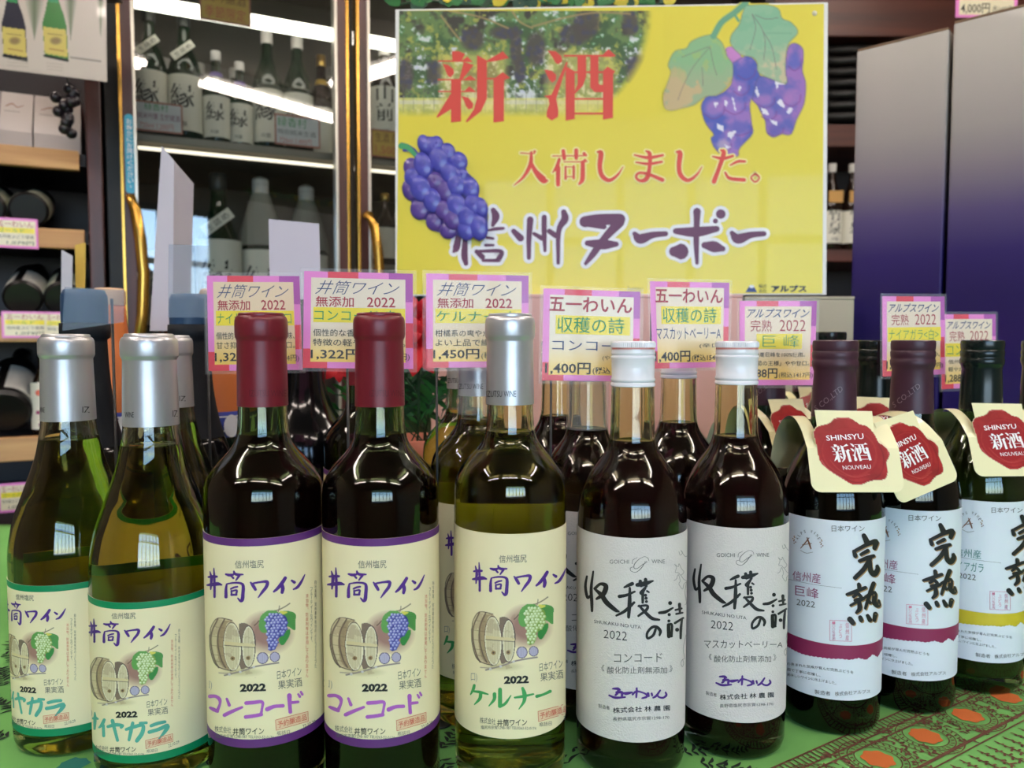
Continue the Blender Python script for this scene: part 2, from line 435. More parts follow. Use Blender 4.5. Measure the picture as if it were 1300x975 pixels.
# ------------------------------------------------------------------ the table and its printed cloth
t = thing('display_table', 'table under the green cloth that carries the wine bottles', 'table', (0, 0.78, FL))
b = MB(); b.bbox((-1.15, -0.55, 0.71), (1.25, 0.42, 0.746), 0.003); b.build('table_top', wood('table_wood', (92, 60, 38), (120, 82, 52)), t)
for sx in (-1.1, 1.2):
    for sy in (-0.5, 0.37):
        b = MB(); b.box((sx - 0.025, sy - 0.025, 0), (sx + 0.025, sy + 0.025, 0.71)); b.build('leg', MATS['table_wood'], t)
def clothmat():
    m = bpy.data.materials.new('green_cotton'); m.use_nodes = True; nt = m.node_tree; p = nt.nodes['Principled BSDF']
    tc = nt.nodes.new('ShaderNodeTexCoord')
    nz = nt.nodes.new('ShaderNodeTexNoise'); nz.inputs['Scale'].default_value = 9; nz.inputs['Detail'].default_value = 5
    nt.links.new(tc.outputs['Object'], nz.inputs['Vector'])
    cr = nt.nodes.new('ShaderNodeValToRGB'); cr.color_ramp.elements[0].color = (*lin((100, 166, 86)), 1); cr.color_ramp.elements[1].color = (*lin((132, 198, 112)), 1)
    nt.links.new(nz.outputs[0], cr.inputs[0]); nt.links.new(cr.outputs[0], p.inputs['Base Color'])
    wv = nt.nodes.new('ShaderNodeTexWave'); wv.inputs['Scale'].default_value = 420; wv.bands_direction = 'X'
    w2 = nt.nodes.new('ShaderNodeTexWave'); w2.inputs['Scale'].default_value = 420; w2.bands_direction = 'Y'
    ad = nt.nodes.new('ShaderNodeMath'); nt.links.new(tc.outputs['Object'], wv.inputs[0]); nt.links.new(tc.outputs['Object'], w2.inputs[0])
    nt.links.new(wv.outputs['Fac'], ad.inputs[0]); nt.links.new(w2.outputs['Fac'], ad.inputs[1])
    bp = nt.nodes.new('ShaderNodeBump'); bp.inputs['Strength'].default_value = 0.25; bp.inputs['Distance'].default_value = 0.0004
    nt.links.new(ad.outputs[0], bp.inputs['Height']); nt.links.new(bp.outputs[0], p.inputs['Normal'])
    p.inputs['Roughness'].default_value = 0.9; p.inputs['Specular IOR Level'].default_value = 0.2
    return m
m_cloth = clothmat()
# cloth: top sheet with hanging sides
NXc, NYc = 60, 30; X0, X1, Y0c, Y1c = -1.16, 1.26, 0.22, 1.21
b = MB(); V = []; Fc = []
rows = [(Y0c - 0.004, -0.30), (Y0c - 0.002, -0.02), (Y0c, 0.0)] + [(Y0c + (Y1c - Y0c) * j / NYc, 0.0) for j in range(1, NYc + 1)] + [(Y1c + 0.003, -0.25)]
for y, z in rows:
    for i in range(NXc + 1):
        x = X0 + (X1 - X0) * i / NXc
        V.append((x, y + (0.008 * math.sin(i * 0.9) if z < -0.1 else 0), z - 0.0005))
for j in range(len(rows) - 1):
    for i in range(NXc): a = j * (NXc + 1) + i; Fc.append((a, a + 1, a + 2 + NXc, a + 1 + NXc))
b.add(V, Fc, 0, True)
b.box((X0, Y0c, -0.0035), (X1, Y1c, -0.0012))
cloth = tag(b.build('tablecloth', m_cloth, None, fix=False), 'bright green cotton cloth printed with a brown border and orange flowers, covering the table', 'tablecloth')
class Ground:
    curved = False
    def __call__(s, x, y, off): return (x, y, off)
m_br = mat('print_brown', (98, 62, 44), 0.9); m_or = mat('print_orange', (204, 108, 48), 0.9); m_dk = mat('print_dark', (24, 38, 26), 0.9)
m_bl = mat('print_bluegreen', (40, 120, 110), 0.9)
pr = Print(Ground(), base=0.0001); pr.minw = 0.0005
W = lambda x, y: np.array(on_table(x, y)[:2])
fa = W(900 + 893 / 3.25, 860 + 242 / 3.25); fb = W(900 + 1068 / 3.25, 860 + 157 / 3.25)
dv = fb - fa; ps = np.linalg.norm(dv); dv /= ps; nv = np.array([-dv[1], dv[0]])
if nv[0] > 0: nv = -nv                                  # nv points to the plain side (left/back)
def bp_(u, w): q = fa + dv * u + nv * w; return (q[0], q[1])
e1 = W(900 + 700 / 3.25, 860 + 205 / 3.25); wch = np.dot(e1 - fa, nv)            # chain border offset
e2 = W(900 + 1100 / 3.25, 860 + 250 / 3.25); wbr = np.dot(e2 - fa, nv)           # inner brown line
rngs = random.Random(3)
def S(pts, m, off=0.0): pr.stroke([(*bp_(u, w), wd) for u, w, wd in pts], m, off=off, n=3)
U0, U1 = -4 * ps, 9 * ps
for w, wd in ((wch + 0.0055, 0.0016), (wch - 0.0055, 0.0016), (wch - 0.0115, 0.0016), (wbr, 0.0026), (wbr - 0.006, 0.0012)):
    S([(U0, w, wd), (0, w, wd), (U1, w, wd)], m_br)
u = U0
while u < U1:
    S([(u, wch - 0.0045, 0.0013), (u + 0.0008, wch + 0.0045, 0.0013)], m_br); u += 0.0048
mid = 0.0
for k in range(-4, 9):
    cx_ = k * ps
    c = bp_(cx_, mid)
    prr = [(c[0] + 0.0108 * math.cos(t) * (1 + 0.08 * math.sin(7 * t)), c[1] + 0.0108 * math.sin(t) * (1 + 0.08 * math.sin(7 * t))) for t in np.linspace(0, 2 * PI, 29)[:-1]]
    pr.poly(prr, m_or, off=0.00012)
    for r, n, L in ((0.0165, 26, 0.0022), (0.0215, 34, 0.0028)):
        for i in range(n):
            t = 2 * PI * i / n
            a_ = (cx_ + r * math.cos(t), mid + r * math.sin(t)); b_ = (cx_ + (r + L) * math.cos(t + 0.08), mid + (r + L) * math.sin(t + 0.08))
            S([(*a_, 0.0011), (*b_, 0.0011)], m_br)
    for rr in (0.0153, 0.0198, 0.0252):
        S([(cx_ + rr * math.cos(t), mid + rr * math.sin(t), 0.0008) for t in np.linspace(0, 2 * PI, 18)], m_br)
    for i in range(34):       # little sprigs between the flowers
        uu = cx_ + ps / 2 + rngs.uniform(-0.014, 0.014); ww = mid + rngs.uniform(-0.024, 0.024); t = rngs.uniform(0, 6.28)
        S([(uu, ww, 0.0012), (uu + 0.003 * math.cos(t), ww + 0.003 * math.sin(t), 0.002), (uu + 0.005 * math.cos(t + 0.7), ww + 0.005 * math.sin(t + 0.7), 0.0008)], m_br)
    for j in range(5):        # row of dark trees beyond the inner line
        uu = cx_ + j * ps / 5; w0 = wbr - 0.010
        S([(uu, w0, 0.0012), (uu, w0 - 0.024, 0.0016)], m_br)
        for i in range(9):
            wq = w0 - 0.002 - i * 0.0026 + rngs.uniform(-.0006, .0006); l = (0.0012 + i * 0.0005) * rngs.uniform(.6, 1.3); sd = 1 if i % 2 else -1
            S([(uu, wq, 0.0014), (uu + sd * l, wq - rngs.uniform(0, .002), 0.0016)], m_br)
    for i in range(26):
        uu = cx_ + rngs.uniform(0, ps); ww = wbr - rngs.uniform(0.038, 0.075); t = rngs.uniform(0, 6.28)
        S([(uu, ww, 0.001), (uu + 0.004 * math.cos(t), ww + 0.004 * math.sin(t), 0.0016), (uu + 0.006 * math.cos(t + 1), ww + 0.006 * math.sin(t + 1), 0.0007)], m_br)
def sprig(cx_, cy_, ang, L, n=9):
    for i in range(n):
        f = i / (n - 1); x = cx_ + L * f * math.cos(ang); y = cy_ + L * f * math.sin(ang)
        for sd in (-1, 1):
            a2 = ang + sd * (0.9 - 0.3 * f) + rngs.uniform(-.35, .35); l = L * 0.30 * (1 - f * 0.5) * rngs.uniform(.4, 1.2)
            pr.stroke([(x, y, 0.0009), (x + l * .5 * math.cos(a2), y + l * .5 * math.sin(a2), 0.0026), (x + l * math.cos(a2 + .2 * sd), y + l * math.sin(a2 + .2 * sd), 0.0006)], m_dk, n=3)
for px, py, a, L in ((22, 900, 2.6, 0.04), (10, 935, 2.9, 0.035), (30, 850, 2.4, 0.05), (5, 870, 2.2, 0.04), (12, 825, 2.0, 0.04), (735, 905, 0.3, 0.05), (728, 950, -0.4, 0.04),
                     (722, 968, 2.2, 0.05), (560, 950, 1.2, 0.04), (562, 900, 1.4, 0.05), (1000, 905, 0.8, 0.025), (870, 955, 0.2, 0.04), (890, 968, -0.3, 0.04), (720, 880, 1.0, 0.05),
                     (560, 965, -1.0, 0.04), (262, 968, 0.5, 0.03), (100, 745, 1.5, 0.05)):
    w_ = W(px, py); sprig(w_[0], w_[1], a, L)
for px, py, r in ((92, 972, 0.010), (70, 985, 0.008), (115, 990, 0.009)):
    w_ = W(px, py)
    pr.poly([(w_[0] + r * math.cos(t) * rngs.uniform(0.8, 1.2), w_[1] + r * math.sin(t) * rngs.uniform(0.8, 1.2)) for t in np.linspace(0, 2 * PI, 17)[:-1]], m_bl)
pr.build('printed_pattern', cloth)
# ------------------------------------------------------------------ bottles
m_glass_g = mat('green_bottle_glass', (172, 200, 140), 0.02, trans=1.0, ior=1.5)
m_glass_ol = mat('olive_bottle_glass', (246, 245, 212), 0.02, trans=1.0, ior=1.5)
m_glass_dk = mat('deep_green_bottle_glass', (70, 110, 70), 0.02, trans=1.0, ior=1.5)
m_red = mat('red_wine', (26, 5, 8), 0.08, spec=0.3)
m_white = mat('white_wine', (244, 238, 150), 0.0, trans=1.0, ior=1.34)
m_white_n = mat('golden_wine', (234, 222, 134), 0.0, trans=1.0, ior=1.34)
m_cap_red = mat('burgundy_foil', (104, 24, 36), 0.36, bump=0.15, bscale=90, spec=0.5)
m_cap_sil = mat('silver_foil', (198, 198, 200), 0.36, metal=0.7, bump=0.2, bscale=60)
m_cap_wht = mat('white_screw_cap', (232, 232, 236), 0.3, coat=0.3)
m_cap_pur = mat('dark_purple_capsule', (60, 32, 46), 0.42, bump=0.1, bscale=90)
m_cap_blk = mat('black_green_capsule', (14, 26, 24), 0.25)
m_cream = mat('cream_label_paper', (236, 221, 180), 0.55, bump=0.05, bscale=800)
m_grey = mat('textured_label_paper', (216, 207, 202), 0.75, bump=0.5, bscale=900, var=0.03, vscale=400)
m_wlab = mat('white_label_paper', (224, 227, 234), 0.45)
m_pband = mat('purple_label_band', (92, 40, 112), 0.5); m_gband = mat('green_label_band', (0, 128, 82), 0.5)
i_purple = mat('ink_purple', (78, 36, 128), 0.6); i_lilac = mat('ink_lilac', (170, 92, 184), 0.6); i_green = mat('ink_green', (66, 152, 84), 0.6)
i_teal = mat('ink_teal', (84, 164, 146), 0.6); i_black = mat('ink_black', (28, 26, 28), 0.6); i_grey = mat('ink_grey', (92, 90, 86), 0.6)
i_lgrey = mat('ink_light_grey', (150, 146, 140), 0.6); i_red = mat('ink_red', (206, 104, 84), 0.6); i_brown = mat('ink_brown', (128, 84, 60), 0.6)
i_peach = mat('ink_peach', (232, 200, 162), 0.6); i_capred = mat('ink_on_foil', (84, 22, 34), 0.5); i_maroon = mat('ink_maroon', (140, 58, 96), 0.6)
i_mband = mat('ink_maroon_band', (136, 36, 80), 0.5); i_yband = mat('ink_yellow_band', (206, 184, 44), 0.5); i_gold = mat('ink_gold_shadow', (164, 128, 84), 0.6)
i_stamp = mat('ink_pink', (214, 130, 156), 0.6); i_white = mat('ink_white', (245, 242, 240), 0.6); i_capgrey = mat('ink_capsule_grey', (122, 104, 112), 0.5)
i_dteal = mat('ink_dark_teal', (60, 130, 120), 0.6)
m_paint = colmat('printed_picture', 0.55)

IZ = dict(R=0.0375, out=[(0.0375, .182), (.0367, .1887), (.0342, .1948), (.0306, .1999), (.0265, .2045), (.0219, .2096), (.0186, .2142), (.0167, .220), (.0158, .228), (.0154, .2387), (.0150, .27), (.0150, .294)],
          wine=.2205, cap=[(.0156, .2383), (.0160, .2384), (.0157, .26), (.0154, .2795), (.0155, .2808), (.0163, .2825), (.0166, .2840), (.0166, .2905), (.0164, .2932), (.0158, .2952), (.0149, .2962), (.0144, .2962), (.0143, .2975), (.0136, .2982), (.0100, .2984), (0, .2984)])
NI = dict(R=0.041, out=[(.041, .118), (.0409, .128), (.0398, .140), (.0364, .156), (.0327, .166), (.0290, .1766), (.0255, .186), (.0224, .196), (.0202, .206), (.0188, .215), (.0178, .2245), (.0168, .26), (.0168, .281)],
          wine=.2095, cap=[(.0178, .2228), (.0181, .2229), (.0176, .245), (.0170, .2665), (.0171, .2676), (.0180, .2692), (.0183, .2705), (.0183, .2775), (.0181, .280), (.0175, .2818), (.0165, .2828), (.0159, .2828), (.0157, .2842), (.0149, .2850), (.011, .2852), (0, .2852)])
GO = dict(R=0.0375, out=[(.0375, .158), (.0370, .166), (.0360, .173), (.0330, .182), (.0283, .1912), (.0222, .1995), (.0180, .2060), (.0161, .212), (.0152, .220), (.0145, .249), (.0140, .262), (.0138, .278)],
          wine=.2125, cap=None)
AL = dict(R=0.0375, out=[(.0375, .150), (.0371, .160), (.0355, .170), (.0315, .183), (.0262, .194), (.0205, .2045), (.0172, .213), (.0162, .222), (.0150, .24), (.0143, .262), (.0145, .278)],
          wine=.212, cap=[(.0160, .2228), (.0163, .2229), (.0156, .243), (.0149, .2565), (.0157, .2595), (.0164, .261), (.0166, .2645), (.0160, .2655), (.0160, .2668), (.0164, .268), (.0164, .2715), (.0158, .2725), (.0162, .2738), (.0164, .2775), (.0161, .280), (.0150, .2808), (0, .2808)])
for S_, D_ in ((IZ, .505), (NI, .54), (GO, .535), (AL, .5885)):
    S_['out'] = [(r, ZM(z, D_)) for r, z in S_['out']]; S_['wine'] = ZM(S_['wine'], D_)
    if S_['cap']: S_['cap'] = [(r, ZM(z, D_)) for r, z in S_['cap']]
def base_prof(R): return [(0, .006), (R * .55, .0045), (R * .80, .0006), (R * .90, 0), (R * .97, .0022), (R, .007), (R, .02), (R, .06), (R, .10)]
def inner(S, top):
    th = .003; out = [(S['R'] - th, .012)] + [(max(r - (th if r > .02 else .0026), .004), z) for r, z in S['out']]
    return [p for p in out if p[1] < top]
def rad_at(prof, z):
    for (r0, z0), (r1, z1) in zip(prof[:-1], prof[1:]):
        if z0 <= z <= z1 and z1 > z0: return r0 + (r1 - r0) * (z - z0) / (z1 - z0)
    return prof[-1][0]
def smooth(prof, n=3):
    return [(max(p[0], 0), p[1]) for p in [(q[0], q[1]) for q in catmull([(*p, 0) for p in prof], n)]]
def make_bottle(S, label, X, Y, glass, wine, capm=None, group=None, name='wine_bottle', seg=64):
    t = thing(name, label, 'bottle', (X, Y, 0), 0, group)
    sh = smooth(S['out']); ztop = sh[-1][1]; full = base_prof(S['R']) + sh
    inn = [(0, .014), (S['R'] - .006, .0125), (S['R'] - .003, .017), (S['R'] - .003, .08)] + [(r - (.003 if r > .02 else .0024), z) for r, z in sh]
    b = MB(); b.lathe(full + [(full[-1][0] - .001, ztop + .001), (inn[-1][0], ztop + .0005)] + inn[::-1], seg); b.build('glass', glass, t)
    wz = S['wine']; wp = [(r + .00015, z) for r, z in inn if z < wz and r > 0]; rw = rad_at(inn, wz)
    wp = [(0, .0138)] + wp + [(rw, wz), (rw - .0008, wz - .0006), (0, wz - .0008)]
    b = MB(); b.lathe(wp, seg); b.build('wine', wine, t)
    if S['cap'] and capm:
        b = MB(); b.lathe(S['cap'], seg)
        z0 = S['cap'][0][1]; cp = b.build('capsule', capm, t, sharp=38)
    return t
def make_screwcap(t, z0=.2590, r=.0150, top=.290, m=m_cap_wht):
    b = MB()
    p = [(r * .97, z0), (r * 1.01, z0 + .0004), (r * 1.01, z0 + .0022), (r * .955, z0 + .0031), (r * 1.01, z0 + .0040), (r * 1.01, z0 + .0052), (r * .965, z0 + .0062), (r * .985, z0 + .0185),
         (r * 1.01, z0 + .0193), (r * 1.01, z0 + .0205), (r * .955, z0 + .0213), (r * 1.0, z0 + .0222), (r * .985, z0 + .0235), (r * .985, z0 + .0268)]
    b.lathe(p, 64)
    c = b.build('screw_cap', m, t, fix=False, sharp=50)
    b = MB(); n = 72; v = []; zz = [z0 + .0268, z0 + .0272, top - .0012]
    for z in zz:
        for k in range(2 * n):
            a = PI * k / n; rr = r * (1.02 if k % 2 else 0.99); v.append((rr * math.cos(a), rr * math.sin(a), z))
    f = [(i * 2 * n + k, i * 2 * n + (k + 1) % (2 * n), (i + 1) * 2 * n + (k + 1) % (2 * n), (i + 1) * 2 * n + k) for i in range(2) for k in range(2 * n)]
    b.add(v, f, 0, False); b.lathe([(r * 1.0, top - .0012), (r * .97, top - .0002), (r * .9, top), (0, top)], 64)
    b.build('knurled_rim', m, c, fix=False)
    return c
def make_label(t, R, z0, z1, m, a0=-1.75, a1=1.75, bands=None, seg=72, name='label', off=.0003):
    """paper wrapped on the glass; bands = [(z_low, z_high, material)]; angle 0 faces the viewer's side (-Y)"""
    zs = sorted({z0, z1, *[z for q in (bands or []) for z in q[:2]]}); mats = [m]; b = MB()
    for i in range(len(zs) - 1):
        zm = (zs[i] + zs[i + 1]) / 2; mi = 0
        for q in (bands or []):
            if q[0] <= zm <= q[1]:
                if q[2] not in mats: mats.append(q[2])
                mi = mats.index(q[2])
        v = []; f = []
        for z in (zs[i], zs[i + 1]):
            for k in range(seg + 1):
                a = a0 + (a1 - a0) * k / seg; v.append(((R + off) * math.sin(a), -(R + off) * math.cos(a), z))
        for k in range(seg): f.append((k, k + 1, k + 2 + seg, k + 1 + seg))
        b.add(v, f, mi, True)
    # thin edges so the paper has thickness
    for z in (z0, z1):
        v = [];
        for rr in (R + off, R + .00002):
            for k in range(seg + 1):
                a = a0 + (a1 - a0) * k / seg; v.append((rr * math.sin(a), -rr * math.cos(a), z))
        b.add(v, [(k, k + 1, k + 2 + seg, k + 1 + seg) for k in range(seg)], 0, True)
    return b.build(name, mats, t, fix=False)
def sleeve(t, r, z0, z1, m):
    b = MB(); b.lathe([(r, z0), (r, z1)], 40); return b.build('clear_sleeve', m, t, fix=False)

# ---- strokes traced from the photograph (zoomed pixels): x, y, width
IDZ = [[(95,290,14),(140,285,26),(188,285,18)],[(82,382,14),(140,375,34),(200,368,34),(242,378,12)],[(112,228,4),(128,300,24),(125,360,22),(120,430,8)],[(155,190,4),(160,290,18),(163,400,20),(163,515,20)],
 [(290,258,14),(330,268,26),(372,262,18)],[(350,275,14),(375,302,16)],[(380,225,12),(390,250,22),(420,262,24),(482,260,10)],[(440,275,22),(405,325,10)],
 [(300,372,12),(292,430,24),(292,515,30)],[(300,368,8),(380,355,14),(455,360,18),(485,390,28),(482,480,32),(475,545,34),(455,562,22),(425,530,8)],[(345,425,12),(380,408,14),(420,400,12)],
 [(352,445,12),(355,490,16)],[(352,450,10),(412,440,14),(408,480,16)],[(352,492,16),(410,490,16)],
 [(568,350,10),(595,385,30),(622,430,26)],[(600,360,14),(690,345,18),(755,345,30),(745,400,30),(700,460,24),(655,522,6)],
 [(958,300,30),(920,360,34),(870,420,28),(830,455,16)],[(920,370,30),(930,420,36),(922,465,28)],[(1030,330,16),(1060,350,28)],[(1178,262,4),(1140,340,20),(1095,405,24),(1050,430,10)]]
CONC = [[(80,120,36),(140,118,30),(185,150,34),(190,200,22),(165,270,30)],[(85,245,24),(125,265,36),(165,285,26)],[(265,145,20),(292,215,30)],[(240,325,36),(320,285,34),(430,238,22)],
 [(475,192,36),(560,185,36),(650,180,30),(648,250,22),(635,320,28)],[(470,345,36),(550,335,34),(640,318,34)],[(705,260,44),(780,230,34),(875,222,34)],
 [(945,110,46),(948,200,36),(955,290,36)],[(950,190,30),(1040,180,24)],[(1040,95,16),(1058,122,24)],[(1070,70,18),(1085,98,24)]]
KERN = [[(240,85,24),(228,130,26),(200,185,8)],[(230,150,14),(300,158,24),(388,182,10)],[(310,170,30),(300,230,30),(242,295,6)],[(460,180,34),(455,240,28),(400,310,6)],
 [(520,130,36),(520,230,38),(520,310,40)],[(520,320,20),(580,280,24),(638,195,4)],[(680,218,14),(770,205,24),(882,180,12)],[(765,115,24),(785,180,40),(780,260,28),(725,345,4)],[(920,205,30),(990,185,20),(1065,150,28)]]
NIAG = [[(80,275,20),(105,270,26),(130,280,16)],[(98,210,8),(100,280,30),(95,390,20)],[(200,290,28),(175,345,32),(145,375,14)],[(190,350,26),(195,465,28)],
 [(240,365,26),(320,345,34),(400,352,26),(385,372,26)],[(290,300,36),(315,400,30),(345,515,28)],[(440,395,28),(530,365,34),(620,350,32),(615,430,40),(570,500,40),(555,520,36)],[(510,325,30),(490,420,34),(470,510,26)],[(590,325,22),(660,322,24)],
 [(710,355,30),(780,330,32),(860,312,28)],[(690,425,34),(790,395,34),(890,355,40),(860,420,34),(795,498,8)]]
HARV = [[(70,205,10),(58,290,16),(75,380,16),(100,360,8)],[(122,165,8),(105,300,18),(110,420,20),(112,490,14)],[(135,305,18),(180,268,18),(225,285,32),(205,350,34),(150,390,14)],[(135,310,12),(190,360,30),(230,420,34),(300,480,26),(330,495,10)],
 [(375,295,8),(405,280,20),(440,265,24)],[(335,370,22),(390,360,18),(460,330,10)],[(420,300,12),(418,420,26),(410,540,18)],[(432,440,24)],[(455,420,14),(380,490,20),(310,528,10)],
 [(480,275,24),(540,265,34),(608,242,8)],[(505,245,22),(512,280,22)],[(548,230,22),(552,285,20)],[(545,300,16),(515,340,30)],[(525,330,20),(525,420,14)],[(560,325,10),(575,335,8)],[(548,360,18)],[(552,385,20)],[(555,412,18)],
 [(490,450,10),(560,445,14),(555,480,18),(490,530,12)],[(495,445,10),(545,500,20),(600,550,22),(660,562,10)],
 [(630,640,14),(610,690,16),(565,715,14),(562,670,14),(600,625,16),(640,622,18),(668,655,20),(662,690,10)],
 [(748,425,26)],[(660,505,16),(710,498,20),(770,465,8)],[(740,520,20)],[(738,572,18)],[(735,605,22),(738,700,24)],[(735,600,10),(762,605,14),(760,690,12)],[(738,700,14),(762,698,12)],
 [(825,435,20),(828,500,12)],[(792,482,10),(842,470,10)],[(798,515,10),(850,505,8)],[(788,590,14),(855,548,10)],[(845,560,10),(836,640,16),(834,715,12)],[(805,645,26)]]
KANJ = [[(520,160,24),(540,205,34)],[(452,268,18),(462,300,24)],[(465,262,18),(540,222,22),(600,202,32),(592,245,26)],[(500,290,16),(545,265,22)],[(490,335,18),(540,315,24),(585,300,18)],
 [(560,320,24),(520,390,26),(460,450,24)],[(560,335,20),(565,400,28),(590,425,34),(612,395,28),(610,370,16)],
 [(485,495,20),(490,530,22)],[(405,565,14),(450,550,22),(530,518,18)],[(450,580,16),(480,562,18),(500,590,18),(460,605,16)],[(430,640,12),(520,592,18)],[(485,600,18),(492,660,26),(470,690,14)],
 [(585,490,24),(560,560,22),(530,660,14)],[(530,582,16),(590,555,26),(590,620,28),(618,640,28),(620,605,10)],[(545,600,14),(562,622,18)],
 [(425,735,32),(445,760,28)],[(495,722,22),(502,742,24)],[(545,710,18),(560,740,26)],[(598,700,26),(590,742,20)]]
SIGN = [[(325,405,6),(370,405,16),(390,415,10)],[(380,410,10),(365,450,14),(350,465,10)],[(360,440,14),(410,440,16),(410,470,14)],[(290,468,6),(350,490,14),(440,485,6)],[(420,445,6),(450,450,20),(505,440,8)],
 [(550,400,8),(548,440,12),(545,485,8)],[(510,460,8),(545,430,10),(600,440,6),(640,460,10),(642,482,12),(600,495,6)],[(655,450,16),(662,475,10)],[(690,450,10),(695,470,8)],[(770,420,6),(735,470,12),(705,490,8)],[(740,462,6),(760,485,8),(800,490,10),(828,465,12),(820,440,6)]]

def barrel_picture(name, parent, surf, A, blue):
    """casks and a bunch of grapes, in pixels zoomed from [590,750] by 8.86"""
    cream = (236, 221, 180)
    r = Raster(60, 40, 1010, 920, 5.5, cream)
    n = r.noise(120, 3)
    r.ell(700, 400, 300, 270, (150, 108, 98), 0, 0.95, soft=0.55)
    r.put(((r.Y > 640) & (r.X > 560)) * 0.75, cream); r.put(((r.Y < 150) & (r.X > 600)) * .8, cream)
    r.ell(420, 850, 260, 60, (190, 175, 130), 0, 0.7, soft=0.7)
    wood1, dark, light = (216, 202, 166), (70, 52, 50), (232, 222, 194)
    # second cask (behind), then first
    r.poly([(390, 300), (440, 290), (500, 318), (560, 420), (570, 560), (520, 780), (470, 800), (400, 780)], (120, 100, 88))
    r.ell(495, 560, 74, 242, dark); r.ell(493, 562, 66, 232, light); r.ell(494, 562, 58, 222, wood1)
    r.poly([(85, 430), (110, 320), (170, 235), (320, 262), (400, 420), (415, 600), (380, 780), (310, 835), (170, 790), (110, 690)], (208, 190, 154))
    r.poly([(225, 500), (260, 300), (320, 270), (250, 262), (210, 280), (165, 420), (160, 600), (200, 760), (290, 825), (240, 700)], (150, 122, 92), 0.7)
    for x0 in (118, 190):
        r.line([(x0 + 50, 245), (x0 - 15, 400), (x0 - 18, 560), (x0 + 20, 720), (x0 + 60, 800)], 15, (96, 76, 68), 0.9)
    for y0 in (330, 440, 545, 650, 720): r.line([(95 + abs(y0 - 520) * .12, y0), (235, y0 + 18)], 4, (110, 92, 76), .8)
    r.line([(85, 430), (100, 330), (170, 235), (320, 260)], 7, dark); r.line([(82, 430), (88, 580), (130, 740), (200, 805), (320, 838)], 9, dark)
    r.ell(322, 560, 98, 280, dark, -0.04); r.ell(322, 562, 92, 272, light, -0.04); r.ell(320, 562, 80, 258, wood1, -0.04)
    for i in range(-4, 5):
        h = 250 * math.sqrt(1 - (i / 5) ** 2); r.line([(320 + i * 16, 562 - h), (320 + i * 16, 562 + h)], 2.5, (140, 120, 92), .7)
        if abs(i) < 4:
            h = 215 * math.sqrt(1 - (i / 4.4) ** 2); r.line([(494 + i * 13, 562 - h), (494 + i * 13, 562 + h)], 2.5, (140, 120, 92), .7)
    r.poly([(240, 500), (560, 530), (560, 562), (240, 542)], (214, 196, 150), 1, False); r.line([(240, 545), (410, 560)], 7, dark); r.line([(432, 562), (560, 570)], 6, dark)
    for x, y in ((325, 695), (490, 690)): r.ell(x, y, 24, 24, (150, 116, 76)); r.ell(x, y, 10, 10, dark)
    r.put(((r.X > 100) & (r.X < 570) & (n > .56) & (r.A > .5) & (r.Y > 250)) * .25, (140, 110, 90))
    for x, y, q in ((642, 690, 62), (772, 678, 54)):
        r.ell(x, y, q, q * 1.08, (88, 76, 110)); r.ell(x, y, q * .84, q * .92, (182, 172, 196))
        for i in (-2, -1, 0, 1, 2): r.line([(x + i * q * .3, y - q * .7), (x + i * q * .3, y + q * .7)], 3, (130, 116, 150), .8)
    r.line([(240, 888), (420, 840), (560, 790), (700, 762), (810, 745)], 16, (120, 104, 110), .9); r.line([(180, 860), (330, 862), (540, 800)], 10, (150, 130, 124), .8)
    for x, y in ((290, 878), (405, 848), (550, 792)): r.ell(x, y, 15, 15, (200, 190, 190))
    # vine
    r.line([(930, 68), (870, 110), (800, 145), (770, 150)], 11, (110, 96, 82)); r.line([(605, 265), (575, 300), (555, 318)], 9, (80, 60, 50)); r.line([(820, 95), (815, 140), (800, 180)], 8, (120, 104, 90))
    r.poly([(700, 145), (780, 150), (800, 200), (700, 380), (640, 400), (605, 350), (610, 250), (640, 190)], (92, 150, 72)); r.poly([(800, 180), (870, 150), (985, 180), (990, 280), (985, 375), (930, 340), (900, 320)], (78, 142, 70))
    r.poly([(830, 430), (925, 360), (930, 430), (860, 545), (815, 500)], (50, 128, 58)); r.poly([(820, 150), (910, 165), (850, 195)], (214, 204, 90))
    for k in range(7): r.line([(790, 200), (620 + k * 22, 250 + k * 22)], 4, (50, 100, 50), .6); r.line([(830, 200), (980, 190 + k * 26)], 4, (44, 100, 52), .6)
    rg = random.Random(11); poly_ = [(675, 250), (720, 190), (790, 180), (880, 210), (905, 270), (890, 380), (840, 445), (800, 470), (790, 560), (745, 605), (705, 585), (690, 420)]
    def ins(x, y):
        c = False
        for i in range(len(poly_)):
            (x1, y1), (x2, y2) = poly_[i], poly_[(i + 1) % len(poly_)]
            if (y1 > y) != (y2 > y) and x < (x2 - x1) * (y - y1) / (y2 - y1) + x1: c = not c
        return c
    r.poly(poly_, (52, 56, 130) if blue else (120, 150, 60))
    row = 0; y = 195
    while y < 600:
        x = 680 + (row % 2) * 19
        while x < 905:
            xx, yy = x + rg.uniform(-5, 5), y + rg.uniform(-5, 5)
            if ins(xx, yy):
                li = 1 - max(0, (xx - 690)) / 420 - max(0, yy - 350) / 900
                if blue: c, h = (64, 62, 152), (170 + 60 * li, 170 + 60 * li, 235)
                else: c, h = (120 + 50 * li, 155 + 30 * li, 62 + 60 * li), (238, 244, 214)
                r.ell(xx, yy, 19, 19, c, 0, 1, 0, (-.35, -.35, h))
            x += 38
        y += 32; row += 1
    return r.build(name, surf, parent, m_paint, T=(590, 750, 8.86), A=A, off=0.00042)

